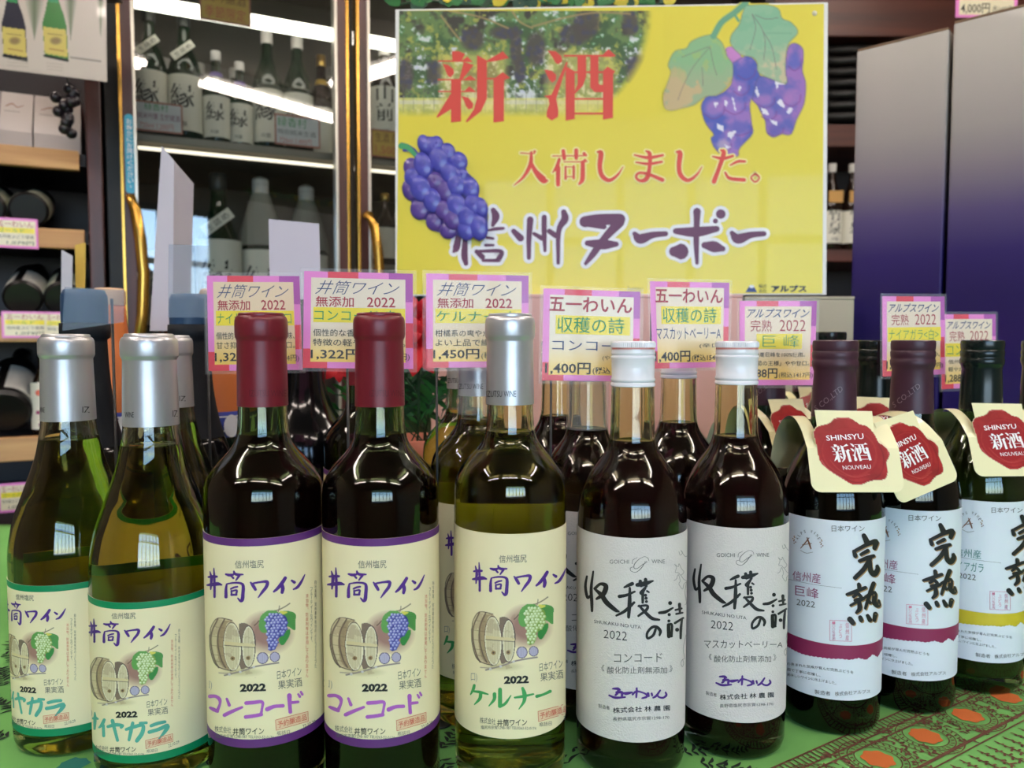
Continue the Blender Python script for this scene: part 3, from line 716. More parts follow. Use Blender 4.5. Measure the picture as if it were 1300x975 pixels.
def izutsu_label(t, S, X, Y, kind, z0, z1, A, pic, bands):
    lab = make_label(t, S['R'], z0, z1, m_cream, bands=bands)
    surf = Cyl(X, Y, S['R']); T0 = (250, 640, 2.909)
    p = Print(surf, 0.00045, A)
    p.strokes(IDZ, i_purple, (255, 700, 8.966), grow=8); p.build('title_lettering', lab)
    p = Print(surf, 0.00045, A)
    p.text('信州塩尻', [(142, 208), (247, 205), (247, 235), (142, 237)], i_grey, T0)
    p.text('2022', [(160, 663), (255, 660), (255, 690), (160, 693)], i_black, T0, bold=0.05)
    p.text('日本ワイン', [(295, 615), (383, 597), (385, 632), (296, 647)], i_grey, T0); p.text('果実酒', [(298, 652), (385, 638), (388, 672), (300, 684)], i_grey, T0)
    p.text('口)', (34, 652, 58, 686), i_lgrey, T0)
    p.text('株式会社', [(68, 817), (128, 822), (128, 846), (68, 840)], i_grey, T0); p.text('井筒ワイン', [(134, 826), (248, 823), (248, 850), (134, 853)], i_black, T0, bold=0.012)
    p.text('塩尻市宗賀1298-187 TEL0263-52-0174', [(72, 848), (283, 852), (283, 866), (72, 862)], i_grey, T0)
    p.text('瓶詰日', [(295, 838), (342, 832), (342, 848), (295, 853)], i_grey, T0); p.text('22.10.29', [(388, 815), (435, 795), (437, 808), (390, 829)], i_grey, T0)
    p.poly([(292, 797), (407, 768), (407, 800), (293, 831)], i_peach, T0)
    q = [(290, 796), (408, 765), (409, 801), (292, 834)]
    for i in range(4): p.stroke([(*q[i], 2), (*q[(i + 1) % 4], 2)], i_red, T0, off=.00006)
    p.text('予約醸造品', [(297, 801), (403, 773), (404, 796), (297, 827)], i_red, T0, off=.00006, bold=0.01)
    p.vtext('添加物、防腐剤等は使用してありません', 405, 330, 640, 11, i_red, T0); p.vtext('フルーティーなワインです。', 421, 305, 520, 9, i_grey, T0)
    p.vtext('自社農園、契約農家栽培のぶどうでつくった', 436, 280, 605, 8, i_grey, T0)
    p.build('small_print', lab)
    p = Print(surf, 0.00045, None if kind != 'x' else A)
    if kind == 'con': p.strokes(CONC, i_lilac, (258, 870, 8.667), grow=6)
    if kind == 'ker': p.strokes(KERN, i_green, (575, 860, 8.667), grow=7)
    if kind == 'nia': p.strokes(NIAG, i_teal, (110, 880, 8.667), grow=6)
    p.build('variety_lettering', lab)
    barrel_picture('cask_and_grape_picture', lab, surf, pic, kind == 'con')
    return lab
def back_label(t, R, z0, z1, m, bands=None, a=1.15):
    l = make_label(t, R, z0, z1, m, PI - a, PI + a, bands, 40, 'back_label'); return l

# --- the two rows.  px = centre in the photograph, Y = distance
def cap_text(t, X, Y, r, items, m):
    cap = [c for c in t.children if c.name.startswith('capsule')][0]
    p = Print(Cyl(X, Y, r), 0.00025)
    for s_, q in items: p.text(s_, q, m)
    p.build('capsule_lettering', cap)
GRP = None
# 3: Concord
X3, Y3 = xpos(333, .5), .5
con = make_bottle(IZ, 'red wine bottle with burgundy foil and purple-banded cask label, left of its twin', X3, Y3, m_glass_g, m_red, m_cap_red)
cap_text(con, X3, Y3, .0159, [('IZUTSU WINE', (316.8, 495, 363, 503.5))], i_capred)
Apic3 = lambda x, y: (284.6 + (x - 616) * 1.05, 858.4 + (y - 851.6) * .985)
izutsu_label(con, IZ, X3, Y3, 'con', .0398, .1702, None, Apic3, [(.0398, .0452, m_pband), (.1655, .1702, m_pband)])
def dup(src, px, Y, rz, label, group=None, skip=()):
    c = copy_tree(src, None, skip); c.location = (xpos(px, Y), Y, 0); c.rotation_euler = (0, 0, rz); c['label'] = label
    if group: c['group'] = group
    elif 'group' in c: del c['group']
    return c
dup(con, 482, .5, math.radians(-2), 'red wine bottle with burgundy foil and purple-banded cask label, beside the olive white-wine bottle')
dup(con, 461, .736, math.radians(-6), 'burgundy-capped red wine bottle, back row behind the two front ones')
# 5: Kerner
X5, Y5 = xpos(647.5, .514), .514
A5 = lambda x, y: (651.3 + (x - 317) * .955, 703.6 + (y - 710.5) * .981)
ker = make_bottle(IZ, 'clear olive white wine bottle with silver foil and plain cream cask label', X5, Y5, m_glass_ol, m_white, m_cap_sil)
cap_text(ker, X5, Y5, .0159, [('IZUTSU WINE', (618, 496, 655, 504))], i_black)
izutsu_label(ker, IZ, X5, Y5, 'ker', .0381, .1696, A5, None, None)
back_label(ker, IZ['R'], .045, .176, m_cream)
m_clear = mat('clear_plastic', (235, 240, 245), 0.08, alpha=0.16, spec=0.6)
k2 = dup(ker, 608, .596, 0, 'silver-foiled white wine bottle in clear neck sleeve, just behind the front one'); sleeve(k2, .0172, .234, .300, m_clear)
dup(ker, 590, .686, 0.05, 'silver-foiled white wine bottle furthest back, beside the fern leaves')
# 2,1: Niagara
X2, Y2 = xpos(190.6, .528), .528
A2 = lambda x, y: (157.5 + (x - 317) * .84, 781.5 + (y - 716) * .80)
Apic2 = lambda x, y: (130 + (x - 616) * .89, 896 + (y - 851.6) * .82)
nia = make_bottle(NI, 'sloping-shouldered golden wine bottle with silver foil and green-banded label, beside the red bottle', X2, Y2, m_glass_ol, m_white_n, m_cap_sil)
cap_text(nia, X2, Y2, .0178, [('WINE', (159, 523, 170, 530)), ('IZ', (219, 521, 225, 529))], i_black)
izutsu_label(nia, NI, X2, Y2, 'nia', .0162, .1224, A2, Apic2, [(.0162, .0215, m_gband), (.1180, .1224, m_gband)])
back_label(nia, NI['R'], .022, .130, m_cream, [(.124, .130, m_gband)])
dup(nia, 85.5, .562, math.radians(-14), 'sloping-shouldered golden wine bottle with silver foil and green-banded label, leftmost in front')
dup(nia, 217.5, .675, math.radians(-30), 'silver-foiled golden wine bottle half hidden behind the front row at left')
# 6,7: screw-cap
X6, Y6 = xpos(803.5, .529), .529
def goichi(X, Y, label, A, var, varq, T, px0, group=None):
    t = make_bottle(GO, label, X, Y, m_glass_ol, m_red, None, group)
    c = make_screwcap(t)
    p = Print(Cyl(X, Y, .0149), .0003)
    for i in range(26):
        x = px0 - 26 + 2.05 * i; p.rect(x, 441.4, x + 1.3, 443.6, i_red)
    p.build('printed_ring', c)
    lab = make_label(t, GO['R'], ZM(.0245, .4915), ZM(.1545, .4915), m_grey); surf = Cyl(X, Y, GO['R'])
    T1, T2 = (735, 700, 6.5), (735, 820, 7.5)
    p = Print(surf, .00045, A); p.strokes(HARV, i_black, T1, grow=7); p.build('title_lettering', lab)
    p = Print(surf, .00045, A)
    p.text('GOICHI', (255, 67, 412, 100), i_grey, T1); p.text('WINE', (598, 65, 706, 98), i_grey, T1)
    p.stroke([(575, 78, 3), (568, 55, 4), (540, 42, 3), (500, 60, 4), (460, 100, 6), (455, 135, 5), (480, 140, 4), (520, 110, 5), (560, 85, 4), (540, 82, 3)], i_grey, T1)
    p.stroke([(545, 90, 4), (510, 140, 6), (470, 170, 4), (430, 160, 4), (425, 135, 4), (455, 125, 3)], i_grey, T1); p.stroke([(440, 100, 4), (445, 70, 4), (480, 50, 3)], i_grey, T1)
    p.text('SHUKAKU NO UTA', [(128, 562), (510, 612), (512, 640), (130, 590)], i_black, T1, bold=-.005); p.text('2022', [(208, 645), (398, 662), (396, 735), (205, 712)], i_black, T1, bold=-.01)
    p.text('《', (217, 178, 245, 240), i_grey, T2); p.text('》', (858, 180, 886, 246), i_grey, T2)
    p.text('酸化防止剤無添加', [(270, 195), (835, 197), (835, 262), (270, 262)], i_grey, T2)
    p.text('製造者', [(188, 548), (295, 570), (295, 608), (188, 586)], i_grey, T2)
    p.text('株式会社 林 農 園', [(325, 584), (862, 560), (862, 612), (325, 640)], i_black, T2, bold=.01); p.text('長野県塩尻市宗賀1298-170', [(325, 678), (856, 660), (856, 694), (325, 716)], i_grey, T2)
    vine = [[(820, 0, 3), (830, 30, 3), (850, 10, 3), (835, -10, 3), (870, 40, 3), (890, 35, 3)], [(785, 105, 3), (800, 130, 3), (790, 170, 3), (815, 175, 3), (835, 195, 3), (860, 170, 3), (840, 140, 3), (820, 100, 3), (815, 125, 3), (785, 105, 3)],
            [(780, 240, 3), (800, 225, 3), (815, 190, 3), (830, 240, 3), (820, 270, 3), (850, 310, 3), (860, 270, 3), (885, 245, 3), (860, 230, 3), (835, 195, 3)],
            [(885, 240, 3), (870, 330, 3), (880, 420, 3), (870, 440, 3)], [(890, 650, 3), (870, 720, 3), (855, 800, 3), (865, 880, 3), (850, 890, 3), (835, 920, 3), (848, 950, 3), (858, 920, 3), (850, 890, 3)]]
    p.strokes(vine, i_lgrey, T1, grow=1.5)
    p.build('small_print', lab)
    p = Print(surf, .00045); p.text(var, varq, i_purple if 0 else i_grey, T); p.build('variety_lettering', lab)
    p = Print(surf, .00045, A); p.strokes(SIGN, i_purple, T2, grow=10); p.build('signature_lettering', lab)
    return t
g6 = goichi(X6, Y6, 'white screw-cap red wine bottle with grey brush-lettered label, beside the olive bottle', None, 'コンコード', [(335, 70), (790, 66), (790, 150), (335, 158)], (735, 820, 7.5), 804)
X7, Y7 = xpos(935, .555), .555
A7 = lambda x, y: (881.3 + (x - 744) * .948, 707 + (y - 715.4) * .956)
g7 = goichi(X7, Y7, 'white screw-cap red wine bottle with grey brush-lettered label, beside the seal-tagged bottle', A7, 'マスカットベーリーA', [(100, 500), (388, 507), (386, 530), (100, 533)], (860, 640, 2.91), 935.5)
g62 = dup(g6, 746, .604, math.radians(3), 'clear-sleeved screw-cap wine bottle in the second row, under the leftmost crimson-headed price card'); sleeve(g62, .0165, .2215, .272, m_clear)
dup(g6, 708, .704, 0.1, 'screw-cap wine bottle furthest back, between the silver-foiled and white-capped bottles')
dup(g6, 861.5, .6485, -0.08, 'screw-cap wine bottle in the second row, between the two front white caps')
# 8,9,10: Alps
def wavy(name, parent, R, zt, zb, amp, m, off=.0005, seed=1):
    b = MB(); v = []; f = []; n = 120; rg = np.random.RandomState(seed); wob = np.interp(np.arange(n + 1), np.arange(0, n + 6, 6), rg.uniform(-1, 1, (n + 6) // 6 + (1 if (n + 6) % 6 else 0)))
    for k in range(n + 1):
        a = -1.75 + 3.5 * k / n; s_, c_ = math.sin(a) * (R + off), -math.cos(a) * (R + off)
        v += [(s_, c_, zt), (s_, c_, zb + amp * wob[k] + .0003 * math.sin(k * 2.3))]
    f = [(2 * k, 2 * k + 1, 2 * k + 3, 2 * k + 2) for k in range(n)]
    b.add(v, f, 0, True); return b.build(name, m, parent, fix=False)
def alps(X, Y, label, A, white, capm, group=None):
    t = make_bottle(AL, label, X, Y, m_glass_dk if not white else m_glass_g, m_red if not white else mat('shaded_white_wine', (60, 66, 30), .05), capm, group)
    lab = make_label(t, AL['R'], ZM(.0235, .551), ZM(.1515, .551), m_wlab); surf = Cyl(X, Y, AL['R']); T = (1000, 650, 5.417); T2 = (1000, 780, 8.123)
    ic = i_dteal if white else i_maroon
    wavy('torn_edge_band', lab, AL['R'], ZM(.0628, .551), ZM(.0530, .551), .0022, i_yband if white else i_mband)
    p = Print(surf, .00055, A)
    p.strokes(KANJ, i_gold, T, d=(7, 7), grow=5); p.strokes(KANJ, i_black, T, off=.0001, grow=6); p.build('title_lettering', lab)
    p = Print(surf, .00055, A)
    p.text('日本ワイン', (302, 90, 525, 134), i_grey, T)
    for k, ch in enumerate('ALPS WINE'):
        if ch == ' ': continue
        a = math.radians(-155 + k * 16.3); cx_, cy_ = 143 + 82 * math.cos(a), 218 + 88 * math.sin(a); w_ = 2 if ch == 'I' else 6; h_ = 10; ca, sa = math.cos(a + PI / 2), math.sin(a + PI / 2)
        p.text(ch, [(cx_ + ca * u_ - sa * v_, cy_ + sa * u_ + ca * v_) for u_, v_ in ((-w_, -h_), (w_, -h_), (w_, h_), (-w_, h_))], i_grey, T)
    p.strokes([[(148, 178, 6), (120, 215, 8), (92, 248, 5)], [(135, 175, 5), (150, 215, 12), (162, 252, 8)], [(105, 225, 5), (165, 215, 5)]], i_brown, T)
    for cx_, cy_ in ((48, 190), (232, 215)):
        for k in range(7): p.stroke([(cx_ + 14 * math.cos(k * 1.1) * (k % 3) / 2, cy_ + (k - 3) * 8, 8)], i_gold if k < 4 else i_brown, T)
    p.strokes([[(90, 262, 3), (130, 282, 4), (175, 275, 3)]], i_lgrey, T)
    p.text('信州産', [(38, 402), (228, 425), (226, 493), (36, 466)], ic, T)
    p.stroke([(0, 460, 2), (180, 497, 2), (370, 522, 2)], i_grey, T)
    p.text('ナイアガラ' if white else '巨峰', [(0 if white else 55, 500), (245 if white else 215, 528), (243 if white else 212, 598), (0 if white else 55, 572)], ic, T)
    p.text('2022', [(65, 597), (190, 615), (188, 658), (63, 638)], i_grey, T)
    q = [(290, 742), (437, 748), (437, 888), (290, 882)]
    for i in range(4): p.stroke([(*q[i], 3), (*q[(i + 1) % 4], 3)], i_stamp, T)
    p.vtext('信州産', 408, 755, 885, 28, i_stamp, T); p.vtext('ぶどう', 362, 765, 868, 26, i_stamp, T); p.vtext('一〇〇%使用', 316, 750, 880, 24, i_stamp, T)
    p.text('の恵まれた気候が育んだ完熟ぶどうを', [(0, 490), (675, 578), (675, 612), (0, 522)], i_grey, T2); p.text('園で丁寧に収穫し、', [(0, 548), (340, 612), (340, 642), (0, 578)], i_grey, T2)
    p.text('美味しいワインに仕上げました。', [(0, 602), (500, 690), (500, 722), (0, 632)], i_grey, T2)
    p.text('製造者', [(280, 772), (440, 792), (440, 836), (280, 818)], i_grey, T2); p.text('株式会社アルプス', [(485, 795), (845, 770), (845, 808), (487, 842)], i_grey, T2)
    p.build('small_print', lab)
    cap = [c for c in t.children if c.name.startswith('capsule')][0]
    if not white:
        p = Print(Cyl(X, Y, .0162), .0006); p.text('S CO.,LTD', [(1034, 516), (1067, 489), (1071, 496), (1038, 524)], i_capgrey); p.build('capsule_lettering', cap)
    return t
X8, Y8 = xpos(1059.5, .5885), .5885
a8 = alps(X8, Y8, 'purple-capped red wine bottle with white torn-edge label, under the upright seal tag', None, False, m_cap_pur)
dup(a8, 1158, .621, math.radians(-4.7), 'purple-capped red wine bottle with white torn-edge label, under the tilted seal tag')
A10 = lambda x, y: (1231.3 + (x - 1026.8) * .94, 664.3 + (y - 689.7) * .885)
X10, Y10 = xpos(1246, .654), .654
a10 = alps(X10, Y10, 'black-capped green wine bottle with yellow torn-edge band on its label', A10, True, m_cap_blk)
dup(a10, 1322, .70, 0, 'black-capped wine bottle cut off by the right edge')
dup(a8, 974, .70, .05, 'purple-capped wine bottle in the back row under the price card left of the purple caps')
dup(a8, 1025, .88, -.05, 'purple-capped wine bottle furthest back, right behind the seal-tagged bottle')
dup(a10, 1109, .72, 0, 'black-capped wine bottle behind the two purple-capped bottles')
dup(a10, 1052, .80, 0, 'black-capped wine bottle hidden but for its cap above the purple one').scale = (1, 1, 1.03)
SK = [[(320,240),(360,240),(392,255),(375,290),(368,298),(322,298)],[(245,290),(430,290),(430,298),(245,298)],[(372,294),(405,268),(434,300),(410,299)],[(268,308),(300,315),(328,338),(332,362),(312,385),(295,372),(280,335)],
 [(385,298),(440,316),(376,396),(360,393)],[(243,392),(450,392),(450,400),(243,400)],[(385,394),(420,372),(454,397),(430,400)],[(315,398),(370,398),(370,625),(315,632)],[(245,457),(450,457),(450,465),(245,465)],[(388,459),(415,432),(452,462),(430,465)],
 [(318,465),(342,470),(320,555),(240,606),(235,600)],[(370,485),(410,495),(438,528),(434,553),(412,559),(398,545),(385,510)],[(458,262),(512,290),(512,500),(480,570),(402,631),(395,625),(440,560),(457,500)],[(510,292),(600,240),(633,278),(560,294),(512,300)],
 [(510,386),(600,386),(600,395),(510,395)],[(548,392),(600,354),(640,386),(607,398)],[(548,394),(607,394),(606,625),(548,632)],
 [(845,235),(890,240),(922,268),(926,295),(905,312),(890,305),(872,272)],[(828,340),(870,348),(893,370),(892,398),(870,413),(852,392)],[(948,298),(957,302),(893,500),(905,565),(903,600),(868,621),(840,600),(842,570),(856,530),(850,500),(825,485),(866,480)],
 [(935,260),(1170,260),(1170,270),(935,270)],[(1145,264),(1180,228),(1222,266),(1200,271),(1145,271)],[(945,322),(995,350),(995,612),(945,621)],[(990,350),(1160,350),(1160,360),(990,360)],[(1150,350),(1175,324),(1217,350),(1206,366),(1205,606),(1150,616)],
 [(1010,268),(1058,268),(1058,380),(1040,430),(996,474),(992,468),(1010,420)],[(1080,268),(1125,268),(1125,415),(1135,425),(1150,425),(1150,465),(1105,465),(1080,440)],[(990,497),(1155,497),(1155,507),(990,507)],[(990,577),(1155,577),(1155,588),(990,588)]]
# ------------------------------------------------------------------ neck tags with the red seal
m_tagp = mat('pale_yellow_card', (240, 234, 186), 0.35, coat=0.3)
m_tagb = mat('grey_card_back', (206, 200, 186), 0.6)
m_paint_gl = colmat('printed_picture_gloss', 0.25, 0.4)
def seal_tag(X, Y, rz, roll, label, sx=1.0):
    t = tag(empty('neck_tag', (X, Y, .0093), rz), label, 'tag')
    t.rotation_euler = (0, roll, rz)
    # section: front edge -> fold -> rear edge (y, z), v = distance along the card
    yb, zb, tilt = -.0455, .1735, math.radians(20)
    dy, dz = math.sin(tilt), math.cos(tilt)
    sec = [(yb, zb), (yb + .010 * dy, zb + .010 * dz), (yb + .032 * dy, zb + .032 * dz)]
    p0 = Vector((sec[-1][0], sec[-1][1])); top = Vector((0.0, .2225)); rear = Vector((.034, .204)); end = Vector((.047, .176))
    bez = [tuple(q[:2]) for q in catmull([(*p0, 0), (-.021, .2165, 0), (-.004, .2235, 0), (.016, .2195, 0), (*rear, 0), (*end, 0)], 5)]
    sec = sec + bez[1:]
    w = .0330; hl, hr = -.0235, .0165           # the punched hole between these, its tab stays up
    b = MB(); th = .0004
    def strip(x0, x1, secs, mi=0):
        v = []; f = []
        for (y, z) in secs: v += [(x0, y, z), (x1, y, z)]
        for i in range(len(secs) - 1): f.append((2*i, 2*i+1, 2*i+3, 2*i+2))
        b.add(v, f, mi, True)
        v2 = [(x, y + th * .9, z - th * .45) for x, y, z in v]; b.add(v2, [q[::-1] for q in f], 1, True)
    # rounded lower corners of the front panel
    r = .007; pts = []
    v0 = [(-w + r * (1 - math.sin(a)), r * (1 - math.cos(a))) for a in np.linspace(PI / 2, 0, 6)] + [(w - r * (1 - math.sin(a)), r * (1 - math.cos(a))) for a in np.linspace(0, PI / 2, 6)]
    poly = [(x, v) for x, v in v0] + [(w, .032), (hr, .032), (hr + .001, .0595), (hl - .001, .0605), (hl, .032), (-w, .032)]
    def pt(x, v, o=0.0): return (x * sx, yb + v * dy - o * dz, zb + v * dz + o * dy)
    tr = geometry.tessellate_polygon([[Vector((x, v, 0)) for x, v in poly]])
    b.add([pt(x, v) for x, v in poly], tr, 0); b.add([pt(x, v, -th) for x, v in poly], tr, 1)
    n = len(poly); b.add([pt(x, v) for x, v in poly] + [pt(x, v, -th) for x, v in poly], [(i, (i + 1) % n, (i + 1) % n + n, i + n) for i in range(n)], 0)
    k_end = max(i for i, q in enumerate(sec) if q[0] < .019)
    strip(-w, hl, sec[2:k_end + 1]); strip(hr, w, sec[2:k_end + 1]); strip(-w, w, sec[k_end:])
    o = b.build('folded_card', [m_tagp, m_tagb], t, fix=False)
    # seal, in pixels zoomed from [1030,510] by 8.125
    bg = (240, 234, 186); ra = Raster(30, 150, 800, 890, 9, bg)
    out = [(40, 330), (90, 270), (210, 235), (270, 185), (360, 170), (440, 180), (520, 240), (600, 270), (660, 350), (690, 430), (760, 490), (785, 565), (745, 640), (740, 740), (715, 800), (650, 825), (560, 830), (450, 870), (360, 860), (280, 810), (180, 740), (100, 670), (70, 600), (60, 480)]
    ra.poly(out, (158, 44, 44))
    nz = ra.noise(140, 5)[..., None]; ra.C = np.where(ra.A[..., None] > 0, ra.C * (0.82 + .36 * nz), ra.C)
    ra.ell(390, 545, 305, 270, (150, 34, 40), 0, .55); ra.ell(385, 540, 280, 252, (164, 50, 48), 0, 1); ra.ell(380, 535, 262, 238, (152, 38, 42), 0, .9)
    ra.line([(100, 640), (200, 740), (330, 820), (440, 845), (620, 800), (700, 700), (720, 560), (680, 430)], 9, (110, 24, 34), .6)
    ra.line([(90, 620), (150, 710), (300, 815)], 6, (232, 150, 140), .7); ra.line([(270, 190), (360, 176), (440, 186)], 6, (240, 170, 160), .7); ra.line([(700, 420), (768, 500), (775, 560)], 5, (240, 180, 170), .6)
    ra.line([(180, 620), (260, 720), (400, 790), (560, 760)], 6, (210, 100, 84), .6); ra.line([(560, 300), (650, 380), (690, 500)], 8, (140, 34, 44), .6)
    if 1:
        f = lambda x, y: (x - 430) / 8.125 * .00059 * sx, 
    class TS:
        curved = False
        def __call__(s_, x, y, off): return pt((x - 425) / 8.125 * .00058, (945 - y) / 8.125 * .000575, off)
    ra.build('wax_seal_print', TS(), o, m_paint_gl, off=.00012)
    p = Print(TS(), .0003)
    p.text('SHINSYU', [(162, 362), (545, 340), (548, 398), (166, 418)], i_white, bold=.01); 
    def sm(x, y): a_, b_ = ((x - 235) / 405 * .49 if x < 700 else .51 + (x - 825) / 397 * .49), (y - 228) / 404; q0 = (192 + 380 * a_, 452 - 16 * a_); q1 = (222 + 384 * a_, 642 - 12 * a_); return (q0[0] * (1 - b_) + q1[0] * b_, q0[1] * (1 - b_) + q1[1] * b_)
    for q in SK: p.poly([sm(x, y) for x, y in q], i_white)
    p.text('NOUVEAU', [(292, 676), (576, 664), (580, 706), (300, 718)], i_white)
    p.build('seal_lettering', o)
    return t
seal_tag(X8, Y8, 0, 0, 'pale yellow neck tag with red wax-seal print, hanging upright on the leftmost purple cap')
seal_tag(xpos(1158, .621), .621, math.radians(25), math.radians(-12), 'pale yellow neck tag with red wax-seal print, tilted sideways on the middle bottle')
seal_tag(X10, Y10, math.radians(3), 0, 'pale yellow neck tag with red wax-seal print, on the black-capped bottle at right')
seal_tag(xpos(974, .70), .70, math.radians(28), 0, 'pale yellow neck tag in the back row beside the right-hand white screw cap')
seal_tag(xpos(1025, .88), .88, math.radians(8), 0, 'pale yellow neck tag furthest back, its seal half covered by the price card')
seal_tag(xpos(1109, .72), .72, math.radians(-12), 0, 'pale yellow neck tag behind the two purple-capped bottles')
seal_tag(xpos(1322, .70), .70, math.radians(-8), 0, 'pale yellow neck tag cut off by the right edge')

# ------------------------------------------------------------------ price cards
m_pink = mat('card_pink', (232, 132, 206), 0.45, coat=0.2); m_pk2 = mat('card_red', (222, 52, 76), 0.45, coat=0.2); m_pk3 = mat('card_purple', (176, 74, 170), 0.45, coat=0.2)
m_ylw = mat('card_yellow', (238, 218, 26), 0.45, coat=0.2)
m_lam = mat('laminate_film', (245, 248, 250), 0.06, alpha=0.07, spec=0.7)
m_stem = mat('clear_stem', (225, 232, 235), 0.05, alpha=0.35, spec=0.7)
k_navy = mat('ink_navy', (44, 62, 112), 0.5); k_crim = mat('ink_crimson', (166, 36, 52), 0.5); k_grn = mat('ink_leaf_green', (22, 138, 70), 0.5); k_blk = mat('ink_card_black', (30, 22, 20), 0.5)
def card_ramp():
    m = bpy.data.materials.new('card_gradient'); m.use_nodes = True; nt = m.node_tree; p = nt.nodes['Principled BSDF']
    a = nt.nodes.new('ShaderNodeAttribute'); a.attribute_name = 'Col'; nt.links.new(a.outputs['Color'], p.inputs['Base Color']); p.inputs['Roughness'].default_value = .4; p.inputs['Coat Weight'].default_value = .2
    return m
m_grad = card_ramp()
def price_card(q, Y, stemx, lines, label, warm=0.0, behind=None):
    """q: TL TR BR BL of the printed card in the photograph"""
    c = np.mean([at(x, y, Y) for x, y in q], axis=0); base = (c[0], Y, 0)
    t = thing('price_card', label, 'price card', base, 0)
    surf = Flat((0, Y, 0), (0, 1, 0), base)
    TL, TR, BR, BL = [np.array(p_, float) for p_ in q]
    def cd(u, v): p_ = (TL * (1 - u) + TR * u) * (1 - v) + (BL * (1 - u) + BR * u) * v; return p_[0], p_[1]
    b = MB(); b.prism([surf(*cd(u, v), 0) for u, v in ((0, 0), (1, 0), (1, 1), (0, 1))], .0006); body = b.build('card', m_pink, t)
    b = MB(); m_ = .035
    b.add([surf(*cd(u, v), .0007) for u, v in ((-m_, -m_), (1 + m_, -m_), (1 + m_, 1 + m_), (-m_, 1 + m_))], [(0, 1, 2, 3)]); b.add([surf(*cd(u, v), -.0009) for u, v in ((-m_, -m_), (1 + m_, -m_), (1 + m_, 1 + m_), (-m_, 1 + m_))], [(0, 1, 2, 3)])
    b.build('laminate', m_lam, t, fix=False)
    p = Print(surf, .0001)
    R_ = lambda u0, v0, u1, v1, m: p.poly([cd(u0, v0), cd(u1, v0), cd(u1, v1), cd(u0, v1)], m)
    w_ = .075; h_ = .065
    R_(.22, 0, .50, h_, m_pk2); R_(.78, 0, 1, h_, m_pk3); R_(1 - w_, 0, 1, .30, m_pk3); R_(0, .26, w_, .42, m_pk3) if 0 else None
    R_(1 - w_, .52, 1, .78, m_pk2); R_(0, .80, w_, 1, m_pk2); R_(0, 1 - h_, .22, 1, m_pk2)
    p.build('border_print', body)
    n = 8; me_v = []; cols = []
    for j in range(n + 1):
        v = h_ + (1 - 2 * h_) * j / n
        for u in (w_ * .9, 1 - w_ * .9):
            me_v.append(surf(*cd(u, v), .00018)); f_ = j / n
            a0 = np.array((236, 222, 198)) * (1 - warm) + np.array((232, 200, 150)) * warm; a1 = np.array((246, 206, 84)); k = max(0, (f_ - .6) / .4) ** 1.2
            cols.append((*lin(a0 * (1 - k) + a1 * k), 1))
    me = bpy.data.meshes.new('gradient_panel'); me.from_pydata(me_v, [], [(2*j, 2*j+1, 2*j+3, 2*j+2) for j in range(n)])
    ca = me.color_attributes.new('Col', 'FLOAT_COLOR', 'POINT'); ca.data.foreach_set('color', np.array(cols).ravel()); link('gradient_panel', me, body, m_grad)
    p = Print(surf, .0003)
    for L in lines:
        kind = L[0]
        if kind == 'bar': _, u0, v0, u1, v1 = L; p.poly([cd(u0, v0), cd(u1, v0), cd(u1, v1), cd(u0, v1)], m_ylw)
        elif kind == 't':
            _, s_, u0, v0, u1, v1, m, bo = L[:8]; sh = L[8] if len(L) > 8 else 0
            qd = [cd(u0 + sh, v0), cd(u1 + sh, v0), cd(u1, v1), cd(u0, v1)]
            p.text(s_, qd, m, off=.0001, bold=bo)
    p.build('card_lettering', body)
    # clear stand behind the card, down to the cloth
    zb = c[2]; b = MB(); sxl = stemx - c[0]
    b.tube([(sxl, .0028, .002), (sxl, .0028, zb + .01)], .0010, 6); b.lathe([(0, .0022), (.010, .0018), (.011, 0), (0, 0)], 20, c=(sxl, .0028))
    b.build('stand', mat('dark_wire', (60, 60, 60), .4, metal=.6), t)
    return t
def idz_lines(name, nm_w, d1, d2, price, tail='(税込1454円)', extra=True, yb=.37):
    L = [('bar', .09, yb, .93, yb + .155), ('t', '井筒ワイン', .10, .09, .84, .235, k_navy, -.008, .06), ('t', '無添加', .11, .255, .46, .365, k_crim, .01), ('t', '2022', .58, .255, .84, .36, k_crim, .01),
         ('t', name, .10, yb + .02, .10 + nm_w, yb + .14, k_grn, 0), ('t', d1, .09, .595, .93, .67, k_blk, .004), ('t', d2, .09, .695, .93, .77, k_blk, .004),
         ('t', price, .07, .80, .52, .915, k_blk, .016), ('t', tail, .54, .835, .97, .915, k_blk, 0)]
    return L
price_card([(262.5, 350), (380, 350.5), (384, 469.5), (265, 471)][:4], .62, -.2, idz_lines('ナイヤガラ 白 甘口', .80, '個性的な香りと爽やかな酸味、', '甘さ抑えてあるやや辛口。', '1,322円'), 'pink-bordered price card with navy heading, leftmost above the red bottles', .5)
price_card([(386, 344), (524, 347.5), (524.5, 468.5), (384.5, 467)], .56, xpos(440, .56), idz_lines('コンコード 赤', .75, '個性的な香りと果実味が', '特徴の軽やかであり。', '1,322円'), 'pink-bordered price card with navy heading, behind the second red bottle', .0)
price_card([(541, 347), (671, 350), (671, 466), (541, 467)], .57, -.056, idz_lines('ケルナー 白', .78, '柑橘系の爽やかな果実味', 'よい上品で繊細な白。', '1,450円'), 'pink-bordered price card with navy heading, behind the silver-foiled olive bottle', .35)
